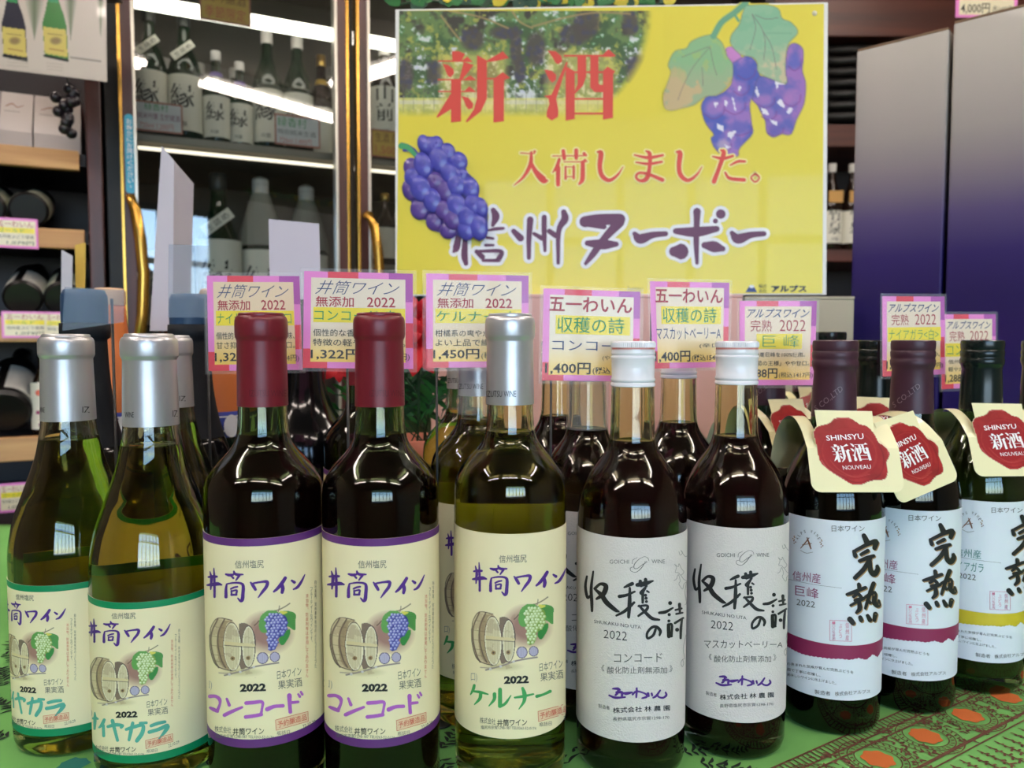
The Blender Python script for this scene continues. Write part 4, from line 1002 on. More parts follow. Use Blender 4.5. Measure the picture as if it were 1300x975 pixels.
go_l = lambda var, vq, tail: [('bar', .13, .285, .90, .49), ('t', '五一わいん', .06, .08, .92, .245, k_crim, .02), ('t', '収穫の詩', .15, .30, .84, .475, k_grn, .004), ('t', var, *vq, k_navy, .0), ('t', tail, .62, .715, .92, .775, k_blk, 0),
         ('t', '1,400円', .03, .80, .50, .935, k_blk, .018), ('t', '(税込1540円)', .52, .845, .97, .93, k_blk, .015)]
price_card([(690, 366), (813, 370.5), (811, 484.5), (688, 483)], .57, .029, go_l('コンコード', (.10, .555, .92, .67), '(やや甘口)'), 'pink-bordered price card with crimson heading, above the left white screw cap', .0)
price_card([(825, 357), (926, 359), (924, 466), (829, 468)], .62, .112, go_l('マスカットベーリーA', (.06, .53, .90, .67), '(辛口)'), 'pink-bordered price card with crimson heading, above the right white screw cap', .25)
al_l = lambda var, vq, bq, d1, d2, pr, tl: [('bar', *bq), ('t', 'アルプスワイン', .08, .09, .88, .20, k_navy, .012, .04), ('t', '完熟', .14, .225, .42, .365, k_crim, .0), ('t', '2022', .52, .225, .86, .36, k_crim, -.005), ('t', var, *vq, k_grn, -.008),
         ('t', d1, .12, .61, .86, .665, k_blk, .006), ('t', d2, .12, .71, .92, .77, k_blk, .006), ('t', pr, .06, .80, .50, .925, k_blk, .016), ('t', tl, .52, .845, .97, .92, k_blk, 0)]
price_card([(939, 382), (1037, 382), (1034, 489), (939, 489)], .66, .2, al_l('巨 峰', (.30, .405, .78, .55), (.22, .39, .82, .57), '信州産巨峰を100%使用。', '「葡萄の王様」やや甘口。', '1,288円', '(税込1417円)'), 'pink-bordered price card with slanted navy heading, left of the purple caps', .3)
price_card([(1120.5, 376), (1199, 376.5), (1199, 475), (1120.5, 478)], .69, .345, al_l('ナイアガラ<白>', (.10, .415, .90, .55), (.08, .39, .94, .57), '信州産ぶどうを100%使用。', '甘くフルーティーな味わい。', '1,288円', '(税込1417円)'), 'pink-bordered price card with slanted navy heading, behind the middle purple cap', .1)
price_card([(1195.5, 399), (1264, 399), (1264, 491), (1195.5, 494)], .80, .475, al_l('コンコード', (.10, .415, .86, .55), (.06, .39, .94, .57), '信州産ぶどうの', '軽やかな口当たり。', '1,288円', '(税込1417円)'), 'pink-bordered price card with slanted navy heading, behind the black-capped bottle', .1)

# ------------------------------------------------------------------ the yellow poster and what it stands on
m_boxpink = mat('pink_carton', (222, 176, 168), 0.7, var=0.05, vscale=8); m_boxgrey = mat('grey_beige_carton', (176, 166, 146), 0.7, var=0.05, vscale=8)
def carton(name, x0, x1, y0, y1, z1, m, label, lidm=None):
    t = thing(name, label, 'box', ((x0 + x1) / 2, (y0 + y1) / 2, 0)); w, d = (x1 - x0) / 2, (y1 - y0) / 2
    b = MB(); b.bbox((-w, -d, .0005), (w, d, z1 - .004), .002); b.build('carton_body', m, t)
    b = MB(); b.bbox((-w, -d - .0008, z1 - .0038), (-.0004, d, z1), .0008); b.build('lid_flap', m, t)
    b = MB(); b.bbox((.0004, -d - .0008, z1 - .0038), (w, d, z1), .0008); b.build('lid_flap', m, t)
    return t
PYl, PYr = 1.062, 1.038
zt = at(800, 375, 1.05)[2]
carton('cardboard_box', xpos(548, 1.045), xpos(939, 1.045) - .001, 1.032, 1.19, zt, m_boxpink, 'pinkish carton standing under the yellow poster')
carton('cardboard_box', xpos(940, 1.045), xpos(1077, 1.045), 1.032, 1.19, at(1050, 377, 1.045)[2], m_boxgrey, 'grey-beige carton beside the pink one, under the right end of the poster')
TLp, TRp, BRp, BLp = at(502, 12, PYl), at(1051, 3, PYr), at(1049, 374.2, PYr), at(502, 374.2, PYl)
zb_ = max(zt, at(1050, 377, 1.045)[2]) + .0003
BLp[2] = BRp[2] = zb_
pn = np.cross(TRp - TLp, BLp - TLp); pn /= np.linalg.norm(pn)
if pn[1] < 0: pn = -pn
pc = (BLp + BRp) / 2
poster = thing('poster', 'large yellow poster on a white board with red heading and grapes, above the bottles', 'poster', tuple(pc))
b = MB(); b.prism([q - pc for q in (TLp, TRp, BRp, BLp)], .005, n=pn); board = b.build('foam_board', mat('white_foam_board', (236, 236, 234), 0.6), poster)
ps_ = Flat(TLp, pn, pc)
m_yel = mat('poster_yellow', (226, 212, 62), 0.42, var=0.03, vscale=4, coat=0.15)
b = MB(); b.prism([ps_(x, y, .0004) for x, y in ((507, 14), (1046, 5), (1044, 372.5), (503.5, 374))], .0003, n=pn); sheet = b.build('printed_sheet', m_yel, poster)
j_red = mat('poster_red', (212, 66, 52), 0.45); j_pur = mat('poster_purple', (96, 48, 84), 0.45); j_wht = mat('poster_white', (238, 240, 244), 0.45); j_glow = mat('poster_pale_yellow', (240, 232, 150), 0.45)
j_navy = mat('poster_navy', (40, 64, 124), 0.45); j_dk = mat('poster_dark', (44, 52, 56), 0.45)
# vineyard photograph printed in the upper left, in photograph pixels
yel = (226, 212, 62)
ra = Raster(507, 14, 842, 150, 1.0, yel)
n1 = ra.noise(26, 1); n2 = ra.noise(12, 2); n3 = ra.noise(6, 9); n4 = ra.noise(50, 12)
fade = np.clip((1 - ((ra.X - 655) / 190.0) ** 4 - np.clip((ra.Y - 60) / 88, 0, 2) ** 2.6) * 4, 0, 1)
edge = np.clip((830 - 0.0016 * np.clip(ra.Y - 20, 0, 200) ** 2.2 - ra.X) / 14, 0, 1); low = np.clip((150 - ra.Y) / 12, 0, 1)
ra.put(edge * low, (92, 122, 66)); A = edge * low
ra.put(A * np.clip((n1 - .5) * 9, 0, 1), (50, 84, 42)); ra.put(A * np.clip((n2 - .56) * 12, 0, 1) * (ra.Y < 60), (58, 130, 66)); ra.put(A * np.clip((n2 - .60) * 12, 0, 1), (206, 214, 214))
ra.put(A * np.clip((.40 - n1) * 10, 0, 1), (44, 44, 34)); ra.put(A * np.clip((.38 - n2) * 12, 0, 1), (150, 158, 70))
ra.put(A * np.clip((n3 - .60) * 10, 0, 1) * (ra.Y > 60), (200, 206, 220)); ra.put(A * np.clip((.40 - n3) * 8, 0, 1) * (ra.Y > 70) * .8, (60, 66, 60))
for cx_, cy_, rx, ry in ((600, 50, 18, 17), (655, 60, 9, 30), (640, 42, 22, 10), (680, 62, 15, 26), (730, 44, 24, 16), (745, 30, 20, 22), (800, 30, 12, 20), (810, 90, 18, 24), (552, 92, 12, 18), (515, 95, 12, 24), (700, 100, 14, 10), (660, 90, 8, 20)):
    ra.ell(cx_, cy_, rx, ry, (66, 58, 56), 0, .85, soft=.35)
    for k in range(9): ra.ell(cx_ + random.uniform(-rx, rx) * .7, cy_ + random.uniform(-ry, ry) * .7, 4, 4, (52, 54, 78), 0, .7, soft=.5)
for L in ([(570, 14), (610, 22), (645, 36)], [(676, 34), (720, 22), (760, 16), (800, 18)], [(560, 20), (575, 40), (585, 52)], [(650, 14), (660, 28), (676, 36)]): ra.line(L, 2.4, (150, 130, 84), .9)
ra.put((ra.Y > 124) * low * edge * .75, (226, 222, 130)); ra.put((ra.Y > 127) * (ra.Y < 133) * edge * .6 * low, (214, 214, 200))
for x in range(512, 800, 13): ra.line([(x, 112), (x, 143)], 1.0, (110, 110, 90), .5 * 1)
gl = np.zeros(ra.X.shape)
for x0, y0, x1, y1 in ((560, 68, 642, 152), (694, 66, 780, 150)):
    gx = np.clip(np.minimum(ra.X - x0 + 6, x1 + 6 - ra.X) / 10, 0, 1); gy = np.clip(np.minimum(ra.Y - y0 + 6, y1 + 6 - ra.Y) / 10, 0, 1); gl = np.maximum(gl, gx * gy)
ra.put(gl * .55, (226, 214, 110))
ra.put(1 - np.clip(edge * low * 1.0, 0, 1), yel)
ra.build('vineyard_picture', ps_, sheet, m_paint, off=.0007, keep_all=True)
# watercolour grapes, zoomed from [840,0] by 4.875
ra = Raster(0, 15, 900, 975, 6.5, yel); T = (840, 0, 4.875)
na = ra.noise(110, 21); na = np.clip(.5 + (na - .5) * 1.7, 0, 1); nb = ra.noise(70, 22)
def wc(pts, c0, c1, line=(70, 60, 110), lw=5):
    q = [p_[:2] for p_ in catmull([(*p_, 0) for p_ in pts] + [(*pts[0], 0)], 4)]; m_ = ra.inside(q)
    k = np.clip((na - .3) * 2.2, 0, 1)[..., None]; ra.put(m_ * 1.0, np.array(c0)[None, None] * (1 - k) + np.array(c1)[None, None] * k); ra.line(q, lw, line, .65)
wc([(395, 300), (430, 290), (480, 330), (500, 400), (420, 400)], (196, 130, 200), (180, 120, 190), lw=2)
wc([(440, 390), (520, 350), (580, 380), (610, 470), (700, 500), (640, 600), (550, 620), (555, 760), (560, 830), (480, 920), (470, 965), (400, 975), (330, 920), (305, 860), (320, 830), (270, 760), (245, 660), (280, 600), (350, 590), (430, 520)], (150, 112, 190), (66, 84, 178))
wc([(560, 620), (600, 480), (700, 500), (770, 520), (765, 420), (780, 300), (820, 268), (870, 300), (875, 370), (870, 440), (890, 520), (880, 640), (835, 740), (800, 830), (740, 830), (690, 850), (650, 820), (640, 750), (610, 690), (590, 650)], (152, 108, 186), (86, 92, 178))
for x, y, rx, ry, c in ((320, 670, 70, 68, (190, 130, 196)), (450, 650, 70, 60, (150, 120, 200)), (490, 540, 52, 52, (150, 110, 190)), (640, 620, 60, 50, (170, 120, 190)), (800, 600, 60, 60, (176, 122, 190)), (480, 790, 80, 50, (70, 84, 178)), (700, 800, 55, 45, (80, 80, 170)), (520, 440, 60, 55, (84, 88, 184)), (820, 380, 45, 60, (80, 92, 186)), (660, 700, 50, 45, (170, 120, 196)), (380, 900, 50, 50, (214, 190, 200))):
    ra.ell(x, y, rx, ry, c, 0, .6, soft=.5)
    ra.line([(x - rx * .85, y + ry * .5), (x, y + ry * .98), (x + rx * .85, y + ry * .5), (x + rx * .98, y - ry * .2)], 5, (112, 44, 126), .75)
for pg in ([(335, 630), (350, 640), (330, 668), (320, 640)], [(385, 615), (410, 630), (400, 665), (388, 650)], [(432, 598), (445, 610), (462, 690), (450, 680)], [(480, 525), (495, 540), (478, 570), (472, 548)], [(585, 530), (605, 590), (595, 605), (578, 570)], [(340, 765), (380, 780), (382, 818), (340, 795)], [(410, 820), (465, 808), (430, 860), (410, 845)], [(612, 665), (650, 680), (665, 715), (625, 705)], [(670, 740), (718, 755), (710, 780), (680, 765)], [(735, 610), (760, 650), (755, 672), (710, 635)], [(785, 665), (815, 672), (790, 708), (772, 700)], [(700, 500), (770, 520), (720, 525), (715, 560), (705, 530)], [(388, 895), (430, 912), (400, 922)]):
    ra.poly(pg, (236, 236, 244), .95, False)
def leaf(pts, top, bot, ymid):
    q = [p_[:2] for p_ in catmull([(*p_, 0) for p_ in pts] + [(*pts[0], 0)], 4)]; m_ = ra.inside(q)
    k = np.clip((ra.Y + (nb - .5) * 160 - ymid) / 130 + .5, 0, 1)[..., None]; ra.put(m_ * 1.0, np.array(top)[None, None] * (1 - k) + np.array(bot)[None, None] * k)
    ra.put(m_ * np.clip((na - .52) * 5, 0, .55), (120, 178, 144)); ra.line(q, 4, (110, 110, 90), .7)
leaf([(300, 215), (340, 235), (375, 270), (405, 350), (438, 400), (430, 500), (350, 585), (270, 600), (200, 650), (120, 672), (60, 685), (20, 670), (8, 600), (30, 530), (55, 450), (40, 400), (80, 320), (150, 300), (180, 260), (240, 230)], (150, 186, 120), (196, 176, 132), 440)
leaf([(520, 35), (640, 30), (720, 55), (745, 115), (800, 140), (842, 200), (790, 265), (770, 330), (765, 440), (772, 515), (690, 495), (600, 450), (590, 390), (560, 355), (490, 340), (430, 280), (430, 220), (480, 150), (500, 80)], (134, 184, 150), (198, 192, 156), 330)
ra.line([(520, 18), (450, 80), (370, 140), (320, 225)], 38, (98, 160, 128)); ra.line([(450, 90), (475, 130)], 16, (98, 160, 128))
for L in ([(300, 290), (230, 370), (180, 440), (130, 540), (100, 620)], [(300, 300), (320, 400), (340, 465)], [(290, 290), (200, 325), (125, 355)], [(250, 420), (255, 530)], [(560, 90), (620, 180), (640, 270), (630, 370)], [(560, 90), (580, 180), (545, 310)], [(630, 200), (680, 290), (710, 430)], [(580, 95), (650, 120), (720, 110)]): ra.line(L, 4, (110, 90, 100), .7)
ra.line([(650, 205), (800, 208)], 12, (120, 170, 140), .6)
ra.build('watercolour_grape_picture', ps_, sheet, m_paint, T=T, off=.0007)
p = Print(ps_, .0008)
T = (500, 10, 4.333)
for q in SK: p.poly(q, j_red, T, off=.00012)
ARR = [[(80,55,6),(140,58,6),(148,48,14)],[(132,52,12),(128,110,20),(95,170,14),(48,212,4)],[(128,90,10),(150,140,22),(190,185,34),(212,190,8)],[(235,70,5),(400,68,6)],[(388,58,16),(400,66,6)],[(287,45,18),(292,82,18)],[(350,42,20),(350,80,18)],[(268,85,14),(255,125,18),(235,150,4)],
 [(262,125,22),(262,208,20)],[(290,98,5),(395,98,6)],[(392,90,14),(404,98,4)],[(382,100,20),(380,180,22),(365,205,12)],[(298,122,10),(298,180,12)],[(298,122,5),(340,124,5)],[(338,120,12),(338,178,12)],[(298,170,5),(340,170,5)],
 [(452,50,8),(470,56,24),(464,120,22),(475,165,22),(510,188,18),(550,162,12),(577,122,4)],[(632,65,8),(700,78,16),(770,66,12)],[(640,100,8),(700,108,14),(765,98,12)],[(688,45,8),(706,60,20),(706,120,18),(692,178,22),(660,190,14),(640,172,12),(655,152,12),(700,158,14),(768,186,20)],
 [(836,50,8),(854,56,24),(848,120,22),(858,165,22),(893,188,18),(933,162,12),(960,122,4)],[(1012,72,8),(1060,82,16),(1110,70,12)],[(1052,42,10),(1066,55,22),(1042,130,20),(1018,194,22)],[(1098,114,8),(1135,96,14),(1168,96,12)],[(1072,150,10),(1095,178,16),(1165,186,18)],
 [(1218,155,8),(1238,175,8),(1218,196,8),(1198,175,8),(1218,155,8)]]
T = (640, 180, 3.824); p.strokes(ARR, j_glow, T, off=.00006, grow=16); p.strokes(ARR, j_red, T, off=.00012)
NUV = [[(70,150,22),(60,200,28),(50,215,12)],[(95,168,20),(92,230,26),(98,262,18)],[(205,52,20),(215,78,30),(203,112,14)],[(185,132,8),(215,126,14),(245,124,12)],[(180,160,12),(205,164,10)],[(175,190,12),(205,190,10)],[(140,215,18),(162,236,22)],[(150,214,12),(235,214,16),(226,246,22)],[(165,250,12),(222,250,14)],
 [(285,135,20),(312,162,28)],[(350,90,26),(345,170,20),(345,240,16)],[(405,80,20),(405,140,20),(408,212,12)],[(365,145,14),(395,162,20)],[(482,60,22),(486,88,30),(462,135,20),(460,260,14)],[(425,135,20),(450,152,22)],
 [(565,98,44),(620,90,44),(702,88,44)],[(555,105,20),(640,118,20)],[(700,100,40),(640,165,28),(600,220,26),(568,262,14)],[(575,182,22),(635,187,40),(688,186,20)],[(760,145,18),(782,165,40),(830,150,26),(882,145,20)],
 [(922,135,24),(1000,138,40),(1082,126,24)],[(1005,58,30),(1004,100,24),(1002,180,22),(1005,260,14)],[(915,215,40),(940,215,64)],[(1035,190,26),(1072,196,44),(1106,204,22)],[(1077,95,20)],[(1098,68,38)],[(1142,142,18),(1166,165,40),(1215,150,26),(1268,145,20)]]
T = (560, 250, 3.095); p.strokes(NUV, j_wht, T, off=.00006, grow=28); p.strokes(NUV, j_pur, T, off=.00012)
p.text('アルプス', (979, 362, 1024, 371), j_dk, bold=.05, off=.0001); p.text('株式', (963, 361, 973, 366), j_dk, off=.0001); p.text('会社', (963, 367, 973, 371.5), j_dk, off=.0001)
p.poly([(946, 371), (952, 362), (956, 362), (961, 371)], j_navy); p.poly([(950.5, 364.5), (952, 362), (956, 362), (957.5, 364.5), (954, 366)], j_wht, off=.0001)
p.text('http:', (797, 363, 816, 372), mat('poster_faint_grey', (150, 146, 90), .5), off=.0001)
p.build('poster_lettering', sheet)
b = MB(); c_ = np.array(ps_(1034, 17, .0006)); b.lathe([(.0, .0018), (.0022, .0014), (.0034, 0)], 12)
rot = Matrix.Rotation(PI / 2, 4, 'X'); b.v = [tuple(Vector(c_) + rot @ Vector(q)) for q in b.v]; b.build('pin', mat('clear_pin', (225, 220, 200), .2), poster)
# the cut-out bunch of grapes stuck on the poster, zoomed from [500,160] by 6.5
gb = np.array(at(565, 305, 1.05)); gb[2] = 0
gsurf = Flat(TLp - pn * .0012, pn, pc); T = (500, 160, 6.5)
m_gr = mat('grape_blue', (72, 74, 172), 0.35, coat=0.3); m_gr2 = mat('grape_violet', (82, 62, 142), 0.35, coat=0.3)
bunch = thing('grape_cutout', 'cut-out bunch of blue grapes stuck on the left side of the yellow poster', 'decoration', tuple(pc))
GR = [(150,350,58,80,1),(130,530,50,80,1),(215,690,66,78,1),(335,790,60,70,1),(455,860,66,66,1),(250,150,45,70,0),(355,150,48,60,0),(330,180,62,80,0),(445,220,56,70,0),(160,430,60,76,0),(535,300,64,76,0),(340,460,60,70,1),(425,540,62,84,1),(375,280,70,100,0),(245,330,64,100,0),(560,410,50,60,0),
      (460,390,62,80,0),(225,520,72,100,0),(520,490,70,90,0),(635,520,62,84,0),(320,620,64,92,0),(410,700,56,76,1),(490,770,66,84,1),(520,670,70,100,0),(600,860,60,80,0),(660,660,66,80,0),(720,680,50,76,0),(605,760,68,96,0),(700,840,66,100,0)]
ax = np.array(gsurf(501, 200, 0)) - np.array(gsurf(500, 200, 0)); sc_ = np.linalg.norm(ax)
bk = MB()
outl = [(60,135),(120,150),(180,190),(215,235),(215,130),(260,85),(345,90),(400,140),(470,155),(510,220),(580,250),(600,380),(660,430),(700,540),(700,590),(760,630),(775,740),(775,880),(710,955),(650,915),(600,955),(520,900),(460,930),(390,880),(320,865),(270,775),(200,765),(145,690),(145,620),(90,570),(90,330),(130,270),(185,275),(150,215),(75,210)]
tr = geometry.tessellate_polygon([[Vector((x, y, 0)) for x, y in outl]])
P_ = lambda x, y, o: gsurf(T[0] + x / T[2], T[1] + y / T[2], o)
n_ = len(outl); bk.add([P_(x, y, .0008) for x, y in outl] + [P_(x, y, 0) for x, y in outl], list(tr) + [(i, (i + 1) % n_, (i + 1) % n_ + n_, i + n_) for i in range(n_)]); bk.build('clear_backing', mat('cutout_backing', (66, 58, 140), .4), bunch)
pst = Print(gsurf, .0008); pst.strokes([[(62, 165, 50), (120, 180, 44), (195, 262, 30)]], mat('cutout_stem_green', (64, 156, 96), .4), T); pst.build('stem', bunch)
for i, (x, y, rx, ry, v_) in enumerate(GR):
    b = MB(); dome = []; f = []; nr, nt_ = 5, 20; lift = .0010 + i * .00022
    for j in range(nr + 1):
        ph = PI / 2 * j / nr; rr = math.cos(ph)
        for k in range(nt_):
            a = 2 * PI * k / nt_; dx, dy_ = 1.18 * rx * rr * math.cos(a), 1.12 * ry * rr * math.sin(a); th_ = -.25
            dome.append(P_(x + dx * math.cos(th_) - dy_ * math.sin(th_), y + dx * math.sin(th_) + dy_ * math.cos(th_), lift + .0035 * math.sin(ph)))
    for j in range(nr):
        for k in range(nt_): f.append((j * nt_ + k, j * nt_ + (k + 1) % nt_, (j + 1) * nt_ + (k + 1) % nt_, (j + 1) * nt_ + k))
    f.append(tuple(nr * nt_ + k for k in range(nt_))); b.add(dome, f, 0, True); b.build('grape', m_gr2 if v_ else m_gr, bunch)
# ------------------------------------------------------------------ glass-door fridge behind, turned towards the room
m_dwood = wood('dark_red_wood', (44, 20, 20), (78, 38, 34), .4, 5, 2); m_gold = mat('gold_trim', (206, 160, 74), .25, metal=.9); m_silv = mat('silver_trim', (206, 202, 190), .3, metal=.6)
m_black = mat('black_rubber', (12, 11, 11), .5); m_fin = mat('fridge_liner', (84, 80, 68), .55); m_shelf = mat('fridge_shelf', (140, 132, 116), .4)
m_pane = mat('door_pane', (235, 240, 238), .0, alpha=.10, spec=.55)
def pane_mat():
    m = bpy.data.materials.new('fridge_pane'); m.use_nodes = True; nt = m.node_tree; nt.nodes.remove(nt.nodes['Principled BSDF'])
    g = nt.nodes.new('ShaderNodeBsdfGlossy'); g.inputs['Roughness'].default_value = .01; t_ = nt.nodes.new('ShaderNodeBsdfTransparent'); t_.inputs[0].default_value = (.93, .95, .94, 1)
    fr_ = nt.nodes.new('ShaderNodeFresnel'); fr_.inputs[0].default_value = 1.75; mx = nt.nodes.new('ShaderNodeMixShader')
    nt.links.new(fr_.outputs[0], mx.inputs[0]); nt.links.new(t_.outputs[0], mx.inputs[1]); nt.links.new(g.outputs[0], mx.inputs[2])
    nt.links.new(mx.outputs[0], nt.nodes['Material Output'].inputs[0]); return m
m_pane = pane_mat()
FA = at(151, 480, 1.60); FBp = at(431, 480, 1.80); fd = (FBp - FA)[:2]; fl = np.linalg.norm(fd); fd /= fl; FANG = math.atan2(fd[1], fd[0])
fn = np.array([-fd[1], fd[0]])
def fr(px, py, d=0.0):
    """photograph pixel -> fridge coordinates (along the doors, inwards, height above floor)"""
    o = np.array([FA[0] + fn[0] * d, FA[1] + fn[1] * d, 0]); p_ = on_plane(px, py, o, np.array([fn[0], fn[1], 0]))
    return float(np.dot(p_[:2] - FA[:2], fd)), d, float(p_[2] - FL)
def fs(px, d=0.0): return fr(px, 150, d)[0]
fridge = thing('display_fridge', 'tall glass-door drinks fridge with dark wood frames and gold trim', 'fridge', (FA[0], FA[1], FL), FANG)
FH = 2.15; s0, s1 = fs(133), fs(452) + (fs(445) - fs(151)) + .03
b = MB(); b.box((s0, .03, 0), (s0 + .03, .62, FH)); b.box((s1 - .03, .03, 0), (s1, .62, FH)); b.box((s0 + .03, .58, 0), (s1 - .03, .62, FH)); b.box((s0 + .03, .03, FH - .12), (s1 - .03, .58, FH)); b.box((s0 + .03, .03, 0), (s1 - .03, .58, .12))
b.box((fs(443), .03, .12), (fs(453), .06, FH - .12)); b.build('cabinet', m_black, fridge)
b = MB(); b.box((s0 + .03, .565, .12), (s1 - .03, .58, FH - .12)); b.box((s0 + .03, .06, .12), (s0 + .036, .565, FH - .12)); b.box((s1 - .036, .06, .12), (s1 - .03, .565, FH - .12)); b.box((s0 + .036, .06, FH - .126), (s1 - .036, .565, FH - .12)); b.build('liner', m_fin, fridge)
zsh = fr(300, 181, .07)[2]
for z in (zsh, zsh - .45, zsh - .85):
    b = MB(); b.bbox((s0 + .04, .07, z - .018), (s1 - .04, .56, z), .003); b.build('shelf', m_shelf, fridge)
zt_ = fr(315, 27, .09)[2]
b = MB(); b.tube([(s0 + .06, .085, zt_), (s1 - .06, .085, zt_)], .015, 12); b.build('lamp_tube', mat('fridge_lamp', (255, 255, 255), .4, emit=(255, 248, 232), estr=5.0), fridge)
b = MB(); b.tube([(s0 + .06, .09, zsh - .028), (s1 - .06, .09, zsh - .028)], .004, 8); b.build('lamp_tube', mat('fridge_lamp_dim', (255, 255, 255), .4, emit=(255, 240, 214), estr=1.6), fridge)  # no real lamp: added glowing strip imitating a tube's reflection along the shelf
zd0, zd1 = .10, FH - .10
def door(px0, px1, first):
    a, c = fs(px0), fs(px1) if px1 else None
    if c is None: c = a + (fs(443) - fs(151))
    wl = fs(173) - fs(151)
    b = MB(); g = .006
    for x0, x1 in ((a + g, a + wl - g), (c - wl + g, c - g)): b.box((x0, 0, zd0), (x1, .03, zd1))
    b.box((a + wl - g, .0005, zd0), (c - wl + g, .03, zd0 + .06)); b.box((a + wl - g, .0005, zd1 - .06), (c - wl + g, .03, zd1)); d = b.build('door', m_dwood, fridge)
    b = MB(); b.bbox((a, -.004, zd0), (a + g, .028, zd1), .001); b.bbox((c - g, -.004, zd0), (c, .028, zd1), .001); b.build('gold_trim', m_gold, d)
    b = MB(); b.bbox((a + wl - g, -.003, zd0 + .06), (a + wl, .028, zd1 - .06), .001); b.bbox((c - wl, -.003, zd0 + .06), (c - wl + g, .028, zd1 - .06), .001); b.build('silver_trim', m_silv, d)
    b = MB(); b.box((a + wl, .010, zd0 + .06), (c - wl, .013, zd1 - .06)); b.build('pane', m_pane, d)
    zh = fr(165, 250, -.02)[2]; x = a + wl * .55
    b = MB(); b.tube([(x, .0, zh), (x, -.035, zh - .004), (x + .008, -.045, zh - .03), (x + .016, -.05, zh - .09), (x + .020, -.05, zh - .16), (x + .016, -.05, zh - .24), (x + .008, -.045, zh - .30), (x, -.035, zh - .33), (x, .0, zh - .334)], [.009, .010, .011, .0115, .0115, .0115, .011, .010, .009], 14)
    b.build('handle', m_gold, d); return d
d1 = door(151, 443, True); d2 = door(453, None, False)
# blue sticker on the first door
a = fs(157.5); w_ = fs(170) - a; z1_ = fr(164, 145)[2]; z0_ = fr(164, 246)[2]
b = MB(); pts = [(a + w_ / 2 + w_ / 2 * math.cos(t), z1_ - w_ / 2 + w_ / 2 * math.sin(t)) for t in np.linspace(0, PI, 9)] + [(a + w_ / 2 + w_ / 2 * math.cos(t), z0_ + w_ / 2 + w_ / 2 * math.sin(t)) for t in np.linspace(PI, 2 * PI, 9)]
b.prism([(x, -.0012, z) for x, z in pts], .001, n=np.array([0, 1, 0])); st = b.build('sticker', mat('sticker_blue', (58, 160, 196), .4), fridge)
class FS:
    curved = False
    def __init__(s, y): s.y = y
    def __call__(s, x, z, off): return (x, s.y - off, z)
p = Print(FS(-.0012), .0003); p.minw = 0.0003
ch_ = 'お静かにお開けください。'; hh = (z1_ - z0_ - w_) / len(ch_)
for i, c_ in enumerate(ch_):
    zc = z1_ - w_ / 2 - (i + .5) * hh; k = hh * .42; q = hh * (.15 if c_ == '。' else .42)
    p.text(c_, [(a + w_ / 2 - q, zc + q), (a + w_ / 2 + q, zc + q), (a + w_ / 2 + q, zc - q), (a + w_ / 2 - q, zc - q)], i_white)
p.build('sticker_lettering', st)

